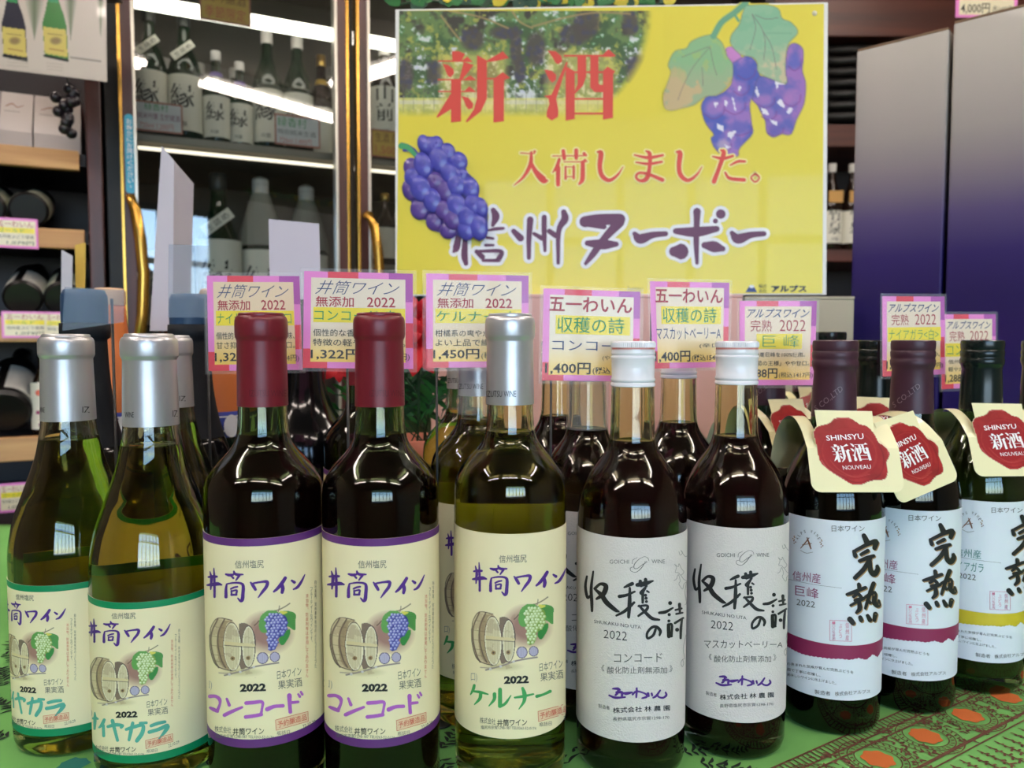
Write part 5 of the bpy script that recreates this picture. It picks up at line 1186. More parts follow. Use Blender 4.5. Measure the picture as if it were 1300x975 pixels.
# sake bottles: R, height, label span, label text
m_sg = mat('dark_green_bottle', (16, 40, 24), .06, spec=.6); m_sb = mat('brown_bottle', (30, 18, 12), .06, spec=.6); m_slab = mat('sake_label_paper', (224, 220, 204), .7); m_scap = mat('sake_cap_white', (214, 210, 204), .5)
m_gcap = mat('sake_cap_gold', (196, 160, 84), .3, metal=.8); m_dcap = mat('sake_cap_dark', (40, 46, 44), .4); m_wrap = mat('tissue_wrap', (138, 138, 128), .8, bump=.6, bscale=120)
def sake(R, H, label, loc, rz=0.0, glass=m_sg, cap=m_scap, txt='縁', lz=(.10, .52), neck=True, parent=None, group=None, band=None):
    t = thing('sake_bottle', label, 'bottle', loc, rz, group)
    pr_ = [(0, 0), (R * .9, 0), (R, .006), (R, H * .50), (R * .97, H * .56), (R * .80, H * .64), (R * .52, H * .73), (R * .36, H * .80), (R * .31, H * .93), (0, H * .93)]
    b = MB(); b.lathe([(0, 0), (R * .9, 0)] + smooth(pr_[2:-1], 3) + [pr_[-1]], 32); b.build('glass', glass, t)
    b = MB(); b.lathe([(R * .36, H * .90), (R * .38, H * .905), (R * .38, H * .995), (R * .34, H), (0, H)], 24); b.build('cap', cap, t)
    lab = make_label(t, R, H * lz[0], H * lz[1], m_slab, -1.5, 1.5, None, 24)
    zc = H * (lz[0] + (lz[1] - lz[0]) * .62); k = R * .72
    class L_:
        curved = False
        def __call__(s, x, z, off): a_ = x / R; return ((R + .0004 + off) * math.sin(a_), -(R + .0004 + off) * math.cos(a_), z)
    if txt:
        p = Print(L_(), .0003); p.minw = .0003
        n = len(txt)
        for i, c_ in enumerate(txt):
            zz = zc + (k * 1.1 if n > 1 else 0) - i * k * 1.7; kk = k * (.8 if n > 1 else 1)
            p.text(c_, [(-kk, zz + kk), (kk, zz + kk), (kk, zz - kk), (-kk, zz - kk)], i_black, bold=.008)
        p.text('吟醸', [(-k * .4, H * lz[0] + k * .75), (k * .4, H * lz[0] + k * .75), (k * .4, H * lz[0] + k * .3), (-k * .4, H * lz[0] + k * .3)], i_grey)
        p.build('label_lettering', lab)
    if neck:
        z = H * .70; w2, h2 = R * .75, R * .27; M = Matrix.Translation((R * .1, -R * .86, z)) @ Matrix.Rotation(-.65, 4, 'Y') @ Matrix.Rotation(-.25, 4, 'X')
        b = MB(); b.box((-w2, -.0006, -h2), (w2, .0006, h2), 0, M); o = b.build('neck_strip', m_slab, t)
        class NS:
            curved = False
            def __call__(s, x, zz, off): return tuple(M @ Vector((x, -.0006 - off, zz)))
        p = Print(NS(), .0003); p.minw = .0003
        for i, c_ in enumerate('生詰め'): x = (i - 1) * w2 * .55; k = h2 * .6; p.text(c_, [(x - k, k), (x + k, k), (x + k, -k), (x - k, -k)], i_black)
        p.build('strip_lettering', o)
    if band:
        b = MB(); b.lathe([(R * .5, H * .72), (R * .52, H * .735), (R * .44, H * .775), (R * .40, H * .78)], 24); b.build('neck_ornament', band, t)
    return t
def fworld(px, d, zloc):
    s_ = fr(px, 200, d)[0]; return (FA[0] + fd[0] * s_ + fn[0] * d, FA[1] + fd[1] * s_ + fn[1] * d, FL + zloc)
zS = zsh + .0005; zL = zsh - .45 + .0005
rzf = FANG * .4
m_orn = mat('ornament_violet', (110, 90, 160), .5); m_orn2 = mat('ornament_gold', (200, 160, 60), .4)
sake(.0375, .30, 'green sake bottle with tilted neck strip, leftmost on the upper fridge shelf', fworld(193, .17, zS), rzf, cap=m_dcap)
sake(.0375, .30, 'green sake bottle with tilted neck strip, second on the upper fridge shelf', fworld(237, .17, zS), rzf, cap=m_dcap)
sake(.030, .225, 'small white-capped sake bottle with violet neck ornament, beside the tall green pair', fworld(276.5, .16, zS), rzf, neck=False, band=m_orn, txt='緑')
sake(.030, .215, 'small white-capped sake bottle with violet neck ornament, right of its twin', fworld(306, .18, zS), rzf, neck=False, band=m_orn, txt='緑')
sake(.0375, .30, 'white-capped green sake bottle right of the small ones on the upper fridge shelf', fworld(341, .19, zS), rzf, neck=False)
sake(.0375, .30, 'white-capped green sake bottle with price sign below, on the upper fridge shelf', fworld(379, .19, zS), rzf, neck=False)
sake(.032, .29, 'brown bottle with gold neck ornament at the right end of the upper fridge shelf', fworld(409, .26, zS), rzf, glass=m_sb, cap=m_gcap, neck=False, band=m_orn2, txt='')
for i, px in enumerate((212, 255, 300, 345)):
    sake(.0375, .27, 'dark sake bottle at the rear of the upper fridge shelf, ' + ('behind the leftmost pair', 'behind the first small bottle', 'behind the two small bottles', 'behind the right-hand pair')[i], fworld(px, .40, zS), rzf, glass=m_sb if i % 2 else m_sg, neck=False, txt='')
sake(.0525, .40, 'large green sake bottle with brush character label on the lower fridge shelf', fworld(276, .19, zL), rzf, cap=m_dcap, lz=(.06, .60))
sake(.0525, .40, 'large green sake bottle hidden behind the white folded card', fworld(213, .19, zL), rzf, cap=m_dcap, neck=False)
def wrapped(px, d, label, cov):
    t = sake(.0525, .40, label, fworld(px, d, zL), rzf, cap=m_scap, neck=False, lz=(.06, .56))
    b = MB(); v = []; n = 48; prof_ = [(.0545, .235), (.050, .27), (.037, .315), (.022, .36), (.0165, .376), (.0195, .386), (.0175, .402), (.006, .408)]
    for r_, z_ in prof_:
        for k in range(n): a_ = 2 * PI * k / n; rr = r_ * (1 + .05 * math.sin(k * 2.1 + z_ * 40)); v.append((rr * math.cos(a_), rr * math.sin(a_), z_))
    b.add(v, [(i * n + k, i * n + (k + 1) % n, (i + 1) * n + (k + 1) % n, (i + 1) * n + k) for i in range(len(prof_) - 1) for k in range(n)], 0, True); b.build('tissue_wrap', m_wrap, t, fix=False)
wrapped(330, .22, 'large sake bottle with tissue-wrapped neck, beside the green brush-labelled one', 1)
wrapped(388, .27, 'large sake bottle with tissue-wrapped neck, nearest the fridge door edge', 1)
sake(.0375, .30, 'brown sake bottle with two-character label behind the second fridge door', fworld(489, .14, zS), rzf, glass=m_sb, txt='山前', lz=(.2, .62), neck=False)
sake(.030, .18, 'small gold-capped bottle behind the second fridge door', fworld(488, .10, fr(488, 338, .1)[2] - .0005), rzf, glass=m_sb, cap=m_gcap, neck=False, txt='')
b = MB(); zq = fr(488, 338, .1)[2]; b.bbox((fs(466), .05, zq - .02), (fs(530), .4, zq - .001), .002); b.build('shelf', m_shelf, fridge)
# cards on the fridge shelf edge
def fcard(px0, py0, px1, py1, d, rows, label, border, bg, nm='shelf_card'):
    a_ = fr(px0, py1, d); c_ = fr(px1, py0, d); zt2 = fr((px0 + px1) / 2, py0, d)[2]; zb2 = fr((px0 + px1) / 2, py1, d)[2]
    t = tag(empty(nm, fworld((px0 + px1) / 2, d, zb2), FANG), label, 'price card'); w2 = (c_[0] - a_[0]) / 2; h2 = zt2 - zb2
    b = MB(); b.box((-w2, 0, 0), (w2, .001, h2)); o = b.build('card', border, t)
    p = Print(FS(0), .0002); p.minw = .0003; p.poly([(-w2 * .93, h2 * .94), (w2 * .93, h2 * .94), (w2 * .93, h2 * .06), (-w2 * .93, h2 * .06)], bg)
    for s_, u0, v0, u1, v1, m in rows:
        f_ = lambda u, v: (-w2 + 2 * w2 * u, h2 * (1 - v)); p.text(s_, [f_(u0, v0), f_(u1, v0), f_(u1, v1), f_(u0, v1)], m, off=.0002)
    p.build('card_lettering', o); return t
m_cw = mat('shelf_card_white', (214, 214, 212), .5); m_cy = mat('shelf_card_yellow', (214, 176, 84), .5); m_cr = mat('shelf_card_red_edge', (176, 110, 90), .5)
fcard(173, 130, 233, 168, .055, [('緑香村', .2, .06, .7, .3, i_green), ('純米吟醸 生貯蔵酒', .06, .38, .94, .6, i_maroon), ('720ml 1,200円', .1, .7, .8, .92, i_red)], 'white price card with red edge under the leftmost fridge bottles', m_cr, m_cw)
fcard(350, 147, 407, 186, .055, [('緑香村', .06, .08, .7, .4, i_green), ('特別純米生酒', .06, .48, .9, .66, i_grey), ('720ml 1,400円', .1, .74, .8, .94, i_red)], 'white price card with green heading under the right-hand fridge bottles', m_cr, m_cw)
fcard(258, -14, 322, 30, .03, [('大吟醸酒', .1, .1, .9, .45, i_brown), ('季節限定', .1, .55, .9, .9, i_red)], 'orange-tinged card hanging across the fridge lamp', m_cr, m_cy)
fcard(472, 166, 520, 201, .055, [('生酒 限定', .1, .1, .9, .45, i_brown), ('1,500円', .1, .55, .9, .9, i_red)], 'yellow price card behind the second fridge door', m_cr, m_cy)

# ------------------------------------------------------------------ wine rack at the left
m_board = wood('light_board', (176, 128, 78), (204, 160, 104), .5, 8, 0); m_rack = mat('dark_rack_wood', (40, 28, 28), .5)
def rx(px, d=0.0): return fr(px, 300, d)[0]
def rz_(py): return fr(50, py, 0)[2]
def RW(s_, d, h): return (FA[0] + fd[0] * s_ + fn[0] * d, FA[1] + fd[1] * s_ + fn[1] * d, FL + h)
rack = thing('wine_rack', 'dark wooden rack with light shelf boards holding wine bottles at the left', 'shelf', (FA[0], FA[1], FL), FANG)
RL = rx(-190); RR = rx(107); RE = rx(111)
for y0, y1, px1 in ((187, 212, 103), (289, 314, 107), (402, 434, 60), (554, 584, 60)):
    b = MB(); b.bbox((RL, 0, rz_(y1)), (rx(px1), .02, rz_(y0)), .002); b.build('shelf_edge', m_board, rack)
    b = MB(); b.box((RL, .021, rz_(y1) + .012), (RE, .34, rz_(y0) - .002)); b.build('shelf_board', m_rack, rack)
b = MB(); b.bbox((RL, 0, rz_(668)), (RE, .02, rz_(640)), .002); b.build('shelf_edge', m_rack, rack)
b = MB(); b.box((RL, .021, rz_(668)), (RE, .34, rz_(640) - .002)); b.build('shelf_board', m_rack, rack)
b = MB(); b.box((RL, .345, 0), (RE, .36, 2.2)); b.build('back_panel', m_rack, rack)
b = MB(); b.bbox((rx(113), .0, 0), (rx(132.5), .36, 2.2), .003); b.build('post', m_dwood, rack)
b = MB(); b.bbox((RL - .03, .0, 0), (RL - .001, .36, 2.2), .003); b.build('post', m_dwood, rack)
# white cartons on the top board
m_carton = mat('pale_carton', (180, 172, 168), .7)
def pale_box(px0, px1, label):
    zb = rz_(187) + .0005; zt2 = rz_(104); x0, x1 = rx(px0, .05), rx(px1, .05); c_ = (x0 + x1) / 2; w2 = (x1 - x0) / 2; h2 = zt2 - zb
    t = thing('gift_box', label, 'box', RW(c_, .05, zb), FANG)
    b = MB(); b.add([(-w2, 0, 0), (w2, 0, 0), (w2, .2, 0), (-w2, .2, 0), (-w2, 0, h2 * .30), (w2, 0, h2 * .30), (w2, .2, h2), (-w2, .2, h2), (-w2, .05, h2), (w2, .05, h2)],
        [(0, 3, 2, 1), (0, 1, 5, 4), (4, 5, 9, 8), (8, 9, 6, 7), (3, 7, 6, 2), (0, 4, 8, 7, 3), (1, 2, 6, 9, 5)]); o = b.build('box_body', m_carton, t)
    class SF:
        curved = False
        def __call__(s, u, v, off): return (-w2 + 2 * w2 * u, .05 * v - off * 1.2, h2 * (.30 + .70 * v) + off)
    p = Print(SF(), .0003); p.minw = .004
    p.stroke([(.15, .62, .02), (.35, .70, .03), (.5, .62, .02), (.7, .68, .02)], i_brown); p.stroke([(.12, .5, .012), (.6, .5, .012)], i_grey); p.build('printed_mark', o)
    return t
pale_box(-50, 2, 'pale grey gift box at the picture edge on the top rack shelf'); pale_box(4, 45, 'pale grey gift box on the top rack shelf, left one'); pale_box(47, 106, 'pale grey gift box on the top rack shelf, right one by the post')
# dark bunch of imitation grapes hanging before the box
gt = thing('imitation_grapes', 'dark imitation grape bunch hanging in front of the gift box', 'decoration', tuple(at(86, 150, 1.375)))
b = MB(); b.tube([(0, 0, .09), (.004, 0, .05), (0, 0, .02)], .0018, 6); b.build('stem', m_black, gt); rg = random.Random(5)
for i in range(16):
    u_ = i / 15; b = MB(); rr = .0095; cx_, cy_, cz_ = rg.uniform(-.020, .016) * (1.2 - u_), rg.uniform(-.008, .006), .05 - .075 * u_
    b.lathe([(rr * math.sin(t), cz_ - rr * math.cos(t)) for t in np.linspace(0, PI, 8)], 12, c=(cx_, cy_)); b.build('grape', mat('grape_black', (22, 16, 24), .3), gt)
# lying bottles, base towards the viewer
m_gl_lab = mat('label_grey_green', (190, 192, 168), .6); m_lg2 = mat('label_pale', (206, 204, 196), .6)
m_lyg = mat('dull_dark_bottle', (18, 16, 16), .35)
def lying(px, py, R, label, labm, glass=m_lyg, l0=.004, l1=.10, ang=0.12, Yo=.03):
    t = thing('wine_bottle', label, 'bottle'); t.rotation_euler = (-PI / 2 + ang, 0, FANG)
    H = .30; prf = [(R * .2, .004), (R * .85, 0), (R, .006), (R, H * .55), (R * .9, H * .62), (R * .5, H * .72), (R * .38, H * .8), (R * .36, H * .99), (0, H)]
    b = MB(); b.lathe([(0, 0)] + prf[1:], 32); b.build('glass', glass, t, sharp=40)
    make_label(t, R, l0, l1, labm, -PI, PI - .4, None, 32).rotation_euler = (0, 0, PI); return t
def on_board(px, ybrd, R, *a, **k):
    zz = rz_(ybrd) + R + .001; t = lying(px, 300, R, *a, **k); t.location = RW(rx(px, .03), .03, zz); return t
on_board(37, 289, .036, 'lying wine bottle with green-grey label on the second rack shelf, by the price card', m_gl_lab, ang=.22, l0=.008)
on_board(-18, 289, .036, 'lying wine bottle on the second rack shelf, at the picture edge', m_gl_lab, ang=.22, l0=.008)
on_board(26, 402, .036, 'lying wine bottle with pale label on the third rack shelf, left one', m_lg2, ang=.28, l0=.008)
on_board(78, 402, .036, 'lying wine bottle with pale label on the third rack shelf, right one', m_gl_lab, ang=.28, l0=.008)
on_board(-2, 554, .047, 'large lying wine bottle with wide pale label on the fourth rack shelf', m_lg2, ang=.38, l0=.02, l1=.13)
fb_ = sake(.022, .17, 'small standing bottle with red floral label on the fourth rack shelf', RW(rx(48, .05), .05, rz_(554) + .0006), FANG, glass=m_sb, cap=m_sb, neck=False, txt='', lz=(.06, .62))
fl_lab = [c_ for c_ in fb_.children if c_.name.startswith('label')][0]
class LF:
    curved = False
    def __call__(s, x, z, off): a_ = x / .022; return ((.0228 + off) * math.sin(a_), -(.0228 + off) * math.cos(a_), z)
p = Print(LF(), .0002); p.minw = .001
for x, z, r_ in ((-.006, .085, .012), (.004, .065, .014), (.009, .09, .008), (-.008, .045, .008), (.006, .035, .011), (-.004, .02, .007)): p.stroke([(x, z, r_)], i_red if r_ > .009 else i_maroon)
p.build('flower_print', fl_lab)
def rcard(px0, py0, px1, py1, Y, label, rows, edge=m_pink, body=None):
    q_ = fr((px0 + px1) / 2, py1, -.003); t = thing('price_card', label, 'price card', RW(*q_), FANG); s_ = 1.5 / F; w2 = (px1 - px0) / 2 * s_; h2 = (py1 - py0) * s_
    b = MB(); b.box((-w2, 0, 0), (w2, .001, h2)); o = b.build('card', edge, t); p = Print(FS(0), .0002); p.minw = .0003
    p.poly([(-w2 * .9, h2 * .92), (w2 * .9, h2 * .92), (w2 * .9, h2 * .08), (-w2 * .9, h2 * .08)], body or mat('rack_card_cream', (232, 222, 190), .4, coat=.2))
    p.poly([(-w2 * .85, h2 * .68), (w2 * .85, h2 * .68), (w2 * .85, h2 * .50), (-w2 * .85, h2 * .50)], m_ylw, off=.0001)
    for tx, u0, v0, u1, v1, m in rows:
        f_ = lambda u, v: (-w2 + 2 * w2 * u, h2 * (1 - v)); p.text(tx, [f_(u0, v0), f_(u1, v0), f_(u1, v1), f_(u0, v1)], m, off=.0003)
    p.build('card_lettering', o); return t
crow = [('五一わいん', .1, .1, .9, .3, k_crim), ('ゴールド', .12, .34, .7, .48, k_grn), ('信州産ぶどう使用', .1, .56, .9, .68, k_blk), ('1,079円', .3, .76, .9, .9, k_blk)]
rcard(-4, 277, 45, 315, 0, 'pink-edged price card on the second rack board', crow); rcard(7, 395, 58, 429, 0, 'pink-edged price card with glare on the third rack board, left one', crow); rcard(59, 395, 92, 431, 0, 'pink-edged price card on the third rack board, right one', crow)
rcard(2, 612, 36, 650, 0, 'pink-edged price card low on the rack at the picture edge', crow)
# glossy wine poster over the rack
PW = 1.34; q = [at(-60, -30, PW), at(134.5, -8, PW), at(135.5, 104, PW), at(-60, 80, PW)]; pc2 = (q[2] + q[3]) / 2
t = thing('poster', 'glossy laminated poster with pictures of green wine bottles, above the rack', 'poster', tuple(pc2)); b = MB(); b.prism([v - pc2 for v in q], .0012, n=np.array([0, 1, 0])); o = b.build('poster_sheet', mat('poster_pinkish_white', (206, 196, 188), .3, coat=.4), t)
ra = Raster(-6, -2, 135, 104, 1.1, (206, 196, 188)); ra.poly([(-6, -2), (135, -2), (135, 104), (-6, 80)], (206, 196, 188), 1, False)
nn = ra.noise(40, 4)
for cx_, wd in ((44, 14), (90, 9), (128, 5)): ra.put(np.clip(1 - np.abs(ra.X - cx_) / (wd * np.clip(1 - ra.Y / 52, .05, 1)), 0, 1) * (ra.Y < 52) * .9, (92, 108, 84))
def pbottle(cx_, c0, c1, tilt=0):
    ra.poly([(cx_ - 8, -2), (cx_ + 5, -2), (cx_ + 8, 8), (cx_ + 12, 18), (cx_ + 15, 30), (cx_ + 16, 36), (cx_ + 18, 76), (cx_ - 12, 70), (cx_ - 15, 30), (cx_ - 12, 18)], c0, 1, False)
    ra.poly([(cx_ - 8, -2), (cx_ + 5, -2), (cx_ + 5, 4), (cx_ - 8, 2)], c1, 1, False); ra.poly([(cx_ - 14, 34), (cx_ + 15, 38), (cx_ + 17, 73), (cx_ - 12, 68)], (210, 194, 110), 1, False)
    ra.line([(cx_ - 12, 71), (cx_ + 17, 77)], 3, (24, 34, 34)); ra.ell(cx_ + 2, 52, 9, 6, (130, 110, 84), 0, .8, soft=.5); ra.line([(cx_ - 8, 43), (cx_ + 10, 45)], 1.2, (120, 100, 70), .7); ra.line([(cx_ - 6, 62), (cx_ + 12, 65)], 1.4, (140, 90, 60), .7)
pbottle(17, (38, 40, 56), (60, 150, 92)); pbottle(69, (58, 124, 62), (60, 158, 104))
ra.line([(90, 73), (128, 78)], 1.8, (110, 104, 100), .8)
for y in (79, 83, 87): ra.line([(10, y - 4), (36, y - 2)], .8, (170, 160, 150), .8); ra.line([(60, y + 1), (80, y + 3)], .8, (170, 160, 150), .8)
ra.A[:] = np.where(ra.inside([(-6, -2), (135, -2), (135, 103), (-6, 83)]), 1, 0)
class PS2:
    curved = False
    def __call__(s, x, y, off): v = at(x, y, PW) - pc2; return (v[0], v[1] - off, v[2])
ra.build('bottle_pictures', PS2(), o, m_paint_gl, off=.0006)
b = MB(); b.box((q[0][0] - pc2[0], .0013, q[0][2] - pc2[2] - .02), (q[1][0] - pc2[0], .058, q[0][2] - pc2[2] + .03)); b.build('hanging_rail', m_rack, t)

# ------------------------------------------------------------------ tall gift boxes at the right
def grad_mat():
    m = bpy.data.materials.new('white_to_navy_print'); m.use_nodes = True; nt = m.node_tree; p = nt.nodes['Principled BSDF']
    tc = nt.nodes.new('ShaderNodeTexCoord'); sp = nt.nodes.new('ShaderNodeSeparateXYZ'); mr = nt.nodes.new('ShaderNodeMapRange'); mr.inputs['From Max'].default_value = .70
    cr = nt.nodes.new('ShaderNodeValToRGB'); nt.links.new(tc.outputs['Object'], sp.inputs[0]); nt.links.new(sp.outputs[2], mr.inputs[0]); nt.links.new(mr.outputs[0], cr.inputs[0]); nt.links.new(cr.outputs[0], p.inputs['Base Color'])
    e = cr.color_ramp.elements; stops = [(.50, (27, 17, 82)), (.575, (40, 28, 96)), (.65, (80, 70, 116)), (.72, (124, 115, 130)), (.80, (158, 151, 150)), (.95, (184, 178, 171))]
    while len(e) < len(stops): e.new(.5)
    for el, (po_, c_) in zip(e, stops): el.position = po_; el.color = (*lin(c_), 1)
    p.inputs['Roughness'].default_value = .32; p.inputs['Coat Weight'].default_value = .2; return m
m_nav = grad_mat(); m_kraft = mat('kraft_edge', (120, 96, 76), .8)
B1 = at(1082, 300, 1.078)[:2]; B2 = at(1199, 300, 1.0)[:2]; bd = (B2 - B1) / np.linalg.norm(B2 - B1); bw = np.linalg.norm(B2 - B1); bang = math.atan2(bd[1], bd[0]); zbt = at(1203, 33, 1.0)[2]
def gift(o2, w2, label, h_):
    t = thing('gift_box', label, 'box', (o2[0], o2[1], 0), bang)
    b = MB(); b.bbox((0, 0, .0005), (w2, .115, h_ - .003), .0025); b.build('box_body', m_nav, t)
    b = MB(); b.bbox((.001, .001, h_ - .0028), (w2 - .001, .114, h_), .0005); b.build('lid', m_kraft, t); return t
gift(B1, bw - .002, 'tall gift box fading from white to navy, left of the two', zbt)
B3 = B2 + bd * .003; gift(B3, bw + .01, 'tall gift box fading from white to navy, cut off by the right edge', at(1213, 27, B3[1])[2])
gift(B3 + bd * (bw + .013), bw, 'tall gift box fading from white to navy, outside the right edge', zbt) if 0 else None

# ------------------------------------------------------------------ wall shelves far right, with bottles
SY = 2.70; sx_ = lambda px: float(at(px, 200, SY)[0]); sz = lambda py: float(at(1065, py, SY)[2])
m_rwood = wood('red_brown_shelf', (58, 25, 17), (88, 42, 28), .45, 4, 0)
ws = thing('wall_shelf', 'red-brown wooden wall shelves at the far right behind the poster', 'shelf', (sx_(1070), SY, FL)); ox_ = sx_(1070); xl, xr_ = sx_(980) - ox_, sx_(1420) - ox_
for y0, y1 in ((-10, 46), (158, 186), (317, 332), (430, 450)):
    b = MB(); b.bbox((xl, 0, sz(y1) - FL), (xr_, .4, sz(y0) - FL), .003); b.build('shelf_board', m_rwood, ws)
b = MB(); b.box((xl, .40, .1), (xr_, .42, 2.5)); b.build('back_panel', m_rack, ws)
for x in (xl, xr_ - .03): b = MB(); b.box((x - .031, 0, 0), (x - .001, .42, 2.5)); b.build('side_panel', m_rack, ws)
for i in range(7):
    z = sz(54 + i * 14.5) - FL; b = MB(); v = []
    for k in range(41):
        x = xl + .05 + (xr_ - xl - .15) * k / 40; w = .006 * math.sin(k * 1.1); v += [(x, .05 + w, z - .016), (x, .05 + w, z + .012), (x, .075 + w, z + .018), (x, .075 + w, z - .010)]
    b.add(v, [(4*k + j, 4*k + (j + 1) % 4, 4*k + 4 + (j + 1) % 4, 4*k + 4 + j) for k in range(40) for j in range(4)], 0, True); b.build('black_slat', m_black, ws)
m_tanlab = mat('tan_neck_card', (196, 150, 84), .6)
for px, lb in ((1042, 'dark bottle with white label on the far shelf, half behind the poster'), (1066, 'dark bottle with white label and tan neck card on the far shelf'), (1093, 'dark bottle with white label on the far shelf beside the gift box')):
    t = sake(.0375, .305, lb, (sx_(px), SY + .06, sz(317) + .0015), 0, glass=m_sb, cap=m_scap, txt='竹泉', lz=(.08, .45), neck=False)
    b = MB(); b.box((-.026, -.040, .165), (.024, -.0385, .205)); b.build('neck_card', m_tanlab, t)
# price sign hanging from a shelf front above the boxes
t = thing('shelf_sign', 'pink-edged price sign hanging above the right gift box', 'sign', tuple(at(1252, 22, 1.55)))
b = MB(); s_ = 1.55 / F; b.box((-38 * s_, 0, 0), (38 * s_, .001, 60 * s_)); o = b.build('card', m_pink, t); p = Print(FS(0), .0002); p.minw = .0003
p.poly([(-34 * s_, 56 * s_), (34 * s_, 56 * s_), (34 * s_, 3 * s_), (-34 * s_, 3 * s_)], mat('rack_card_cream', (232, 222, 190), .4)); p.text('4,000円', [(-32 * s_, 17 * s_), (4 * s_, 17 * s_), (4 * s_, 4 * s_), (-32 * s_, 4 * s_)], k_blk, off=.0002, bold=.01)
p.text('(税込4400円)', [(7 * s_, 14 * s_), (33 * s_, 14 * s_), (33 * s_, 5 * s_), (7 * s_, 5 * s_)], k_blk, off=.0002); p.text('特選 贈答用', [(-30 * s_, 50 * s_), (30 * s_, 50 * s_), (30 * s_, 32 * s_), (-30 * s_, 32 * s_)], k_crim, off=.0002); p.build('card_lettering', o)
b = MB(); b.tube([(-.03, .002, 58 * s_), (-.03, .002, CE - at(1252, 22, 1.55)[2])], .0008, 5); b.tube([(.03, .002, 58 * s_), (.03, .002, CE - at(1252, 22, 1.55)[2])], .0008, 5); b.build('hanging_wire', m_black, t)

# ------------------------------------------------------------------ back row at the left: foil-topped bottles, orange bottles
m_slate = mat('slate_foil', (24, 27, 32), .6, spec=.25); m_blk = mat('black_bottle', (10, 10, 12), .12); m_bluecap = mat('blue_grey_cap', (34, 64, 96), .45); m_orange = mat('orange_sleeve', (214, 120, 62), .5, var=.08, vscale=20)
def sparkling(px, Y, label):
    t = thing('wine_bottle', label, 'bottle', (xpos(px, Y), Y, 0)); R = .044
    b = MB(); b.lathe([(0, 0), (.040, 0), (R, .006), (R, .135)] + smooth([(R, .135), (.0425, .150), (.036, .172), (.0295, .190)], 3)[1:] + [(.005, .19)], 56); b.build('glass', m_blk, t)
    b = MB(); b.lathe(smooth([(.0300, .1895), (.0245, .210), (.0205, .235), (.0185, .262), (.0178, .280)], 3) + [(.0178, .283), (.0204, .285), (.0208, .290), (.0206, .297), (.010, .298)], 56); b.build('foil_collar', m_slate, t)
    b = MB(); b.lathe([(.0190, .2975), (.0192, .312), (.0188, .321), (.0165, .3262), (0, .327)], 56); b.build('cap', m_bluecap, t); t.scale = (1, 1, 1.03); return t
sparkling(110, .70, 'black sparkling wine bottle with blue-grey cap, behind the leftmost silver-foiled bottle')
sparkling(243, .765, 'black sparkling wine bottle with blue-grey cap, left of the first price card')
m_dgl = mat('green_black_bottle', (12, 26, 16), .1); m_navyl = mat('blue_bottle_label', (44, 60, 150), .5); m_ocap = mat('amber_top', (206, 168, 130), .35)
def orange_bottle(px, Y, label, cap_z=.345):
    t = thing('liqueur_bottle', label, 'bottle', (xpos(px, Y), Y, 0)); R = .036
    b = MB(); b.lathe([(0, 0), (.033, 0), (R, .006), (R, .13), (.034, .15), (.030, .172), (.0285, .178)], 40); b.build('glass', m_dgl, t)
    b = MB(); b.lathe(smooth([(.0290, .205), (.0262, .235), (.0215, .265), (.0175, .290), (.0160, .318)], 3) + [(.008, .319)], 40); b.build('orange_sleeve', m_orange, t)
    b = MB(); b.lathe([(.0160, .3185), (.0165, .321), (.0165, .333), (.0140, .3365), (0, .337)], 32); b.build('cap', m_ocap, t)
    b = MB(); b.lathe([(.0288, .1775), (.0308, .180), (.0300, .204), (.0285, .2055)], 40); o = b.build('label', m_navyl, t)
    b = MB()
    for z in (.184, .199): b.lathe([(.0313 - (z - .18) * .05, z), (.0313 - (z - .18) * .05, z + .0016)], 40)
    b.build('label_stripe', i_white, o, fix=False)
    b = MB(); b.lathe([(0, -.0004), (.011, 0)], 20); w = b.build('white_oval', i_white, o, fix=False); w.location = (.024, -.0225, .190); w.rotation_euler = (PI / 2, 0, math.radians(46)); w.scale = (.8, 1.1, 1); t.scale = (1, 1, 1.035)
    return t
orange_bottle(142, .86, 'orange-sleeved bottle with blue label, right of the leftmost black sparkling bottle')
orange_bottle(275, .87, 'orange-sleeved bottle with blue label, below the leftmost price card')
# large dark bottle between the price cards' feet
t = thing('wine_bottle', 'large glossy dark bottle behind and between the two red wine bottles', 'bottle', (xpos(386, .80), .80, 0)); b = MB()
b.lathe([(0, 0), (.050, 0), (.054, .008), (.054, .14)] + smooth([(.054, .14), (.052, .165), (.047, .195), (.030, .22), (.021, .25), (.018, .30)], 3)[1:] + [(.018, .33), (0, .33)], 48); b.build('glass', m_blk, t)
b = MB(); b.lathe([(.0184, .29), (.0188, .291), (.0188, .325), (.017, .332), (0, .3325)], 32); b.build('cap', m_slate, t)
0 and dup(nia, -32, .85, math.radians(10), 'silver-foiled golden wine bottle cut off by the left edge')

# ------------------------------------------------------------------ cards, sheets and the plant
m_paper = mat('white_paper', (198, 194, 206), .6); m_film = mat('frosted_film', (150, 170, 190), .25, alpha=.24, spec=.6)
def sheet_card(q, Y, stem_px, label, m, name='blank_card', cat='card', yoff=0):
    c_ = np.mean([at(x, y, Y) for x, y in q], axis=0); base = np.array([c_[0], Y, 0]); t = thing(name, label, cat, tuple(base))
    b = MB(); pts = [at(x, y, Y) - base for x, y in q]; b.prism(pts, .0008, n=np.array([0, 1, 0])); b.build('sheet', m, t)
    xs = xpos(stem_px, Y) - c_[0]; zt2 = max(pts[2][2], pts[3][2]) + .02; b = MB(); b.tube([(xs, .0022, .002), (xs, .0022, zt2)], .0012, 6); b.lathe([(0, .0026), (.011, .0022), (.012, 0), (0, 0)], 20, c=(xs, .0022)); b.build('stand', m_wire, t); return t
m_wire = mat('dark_wire', (60, 60, 60), .4, metal=.6)
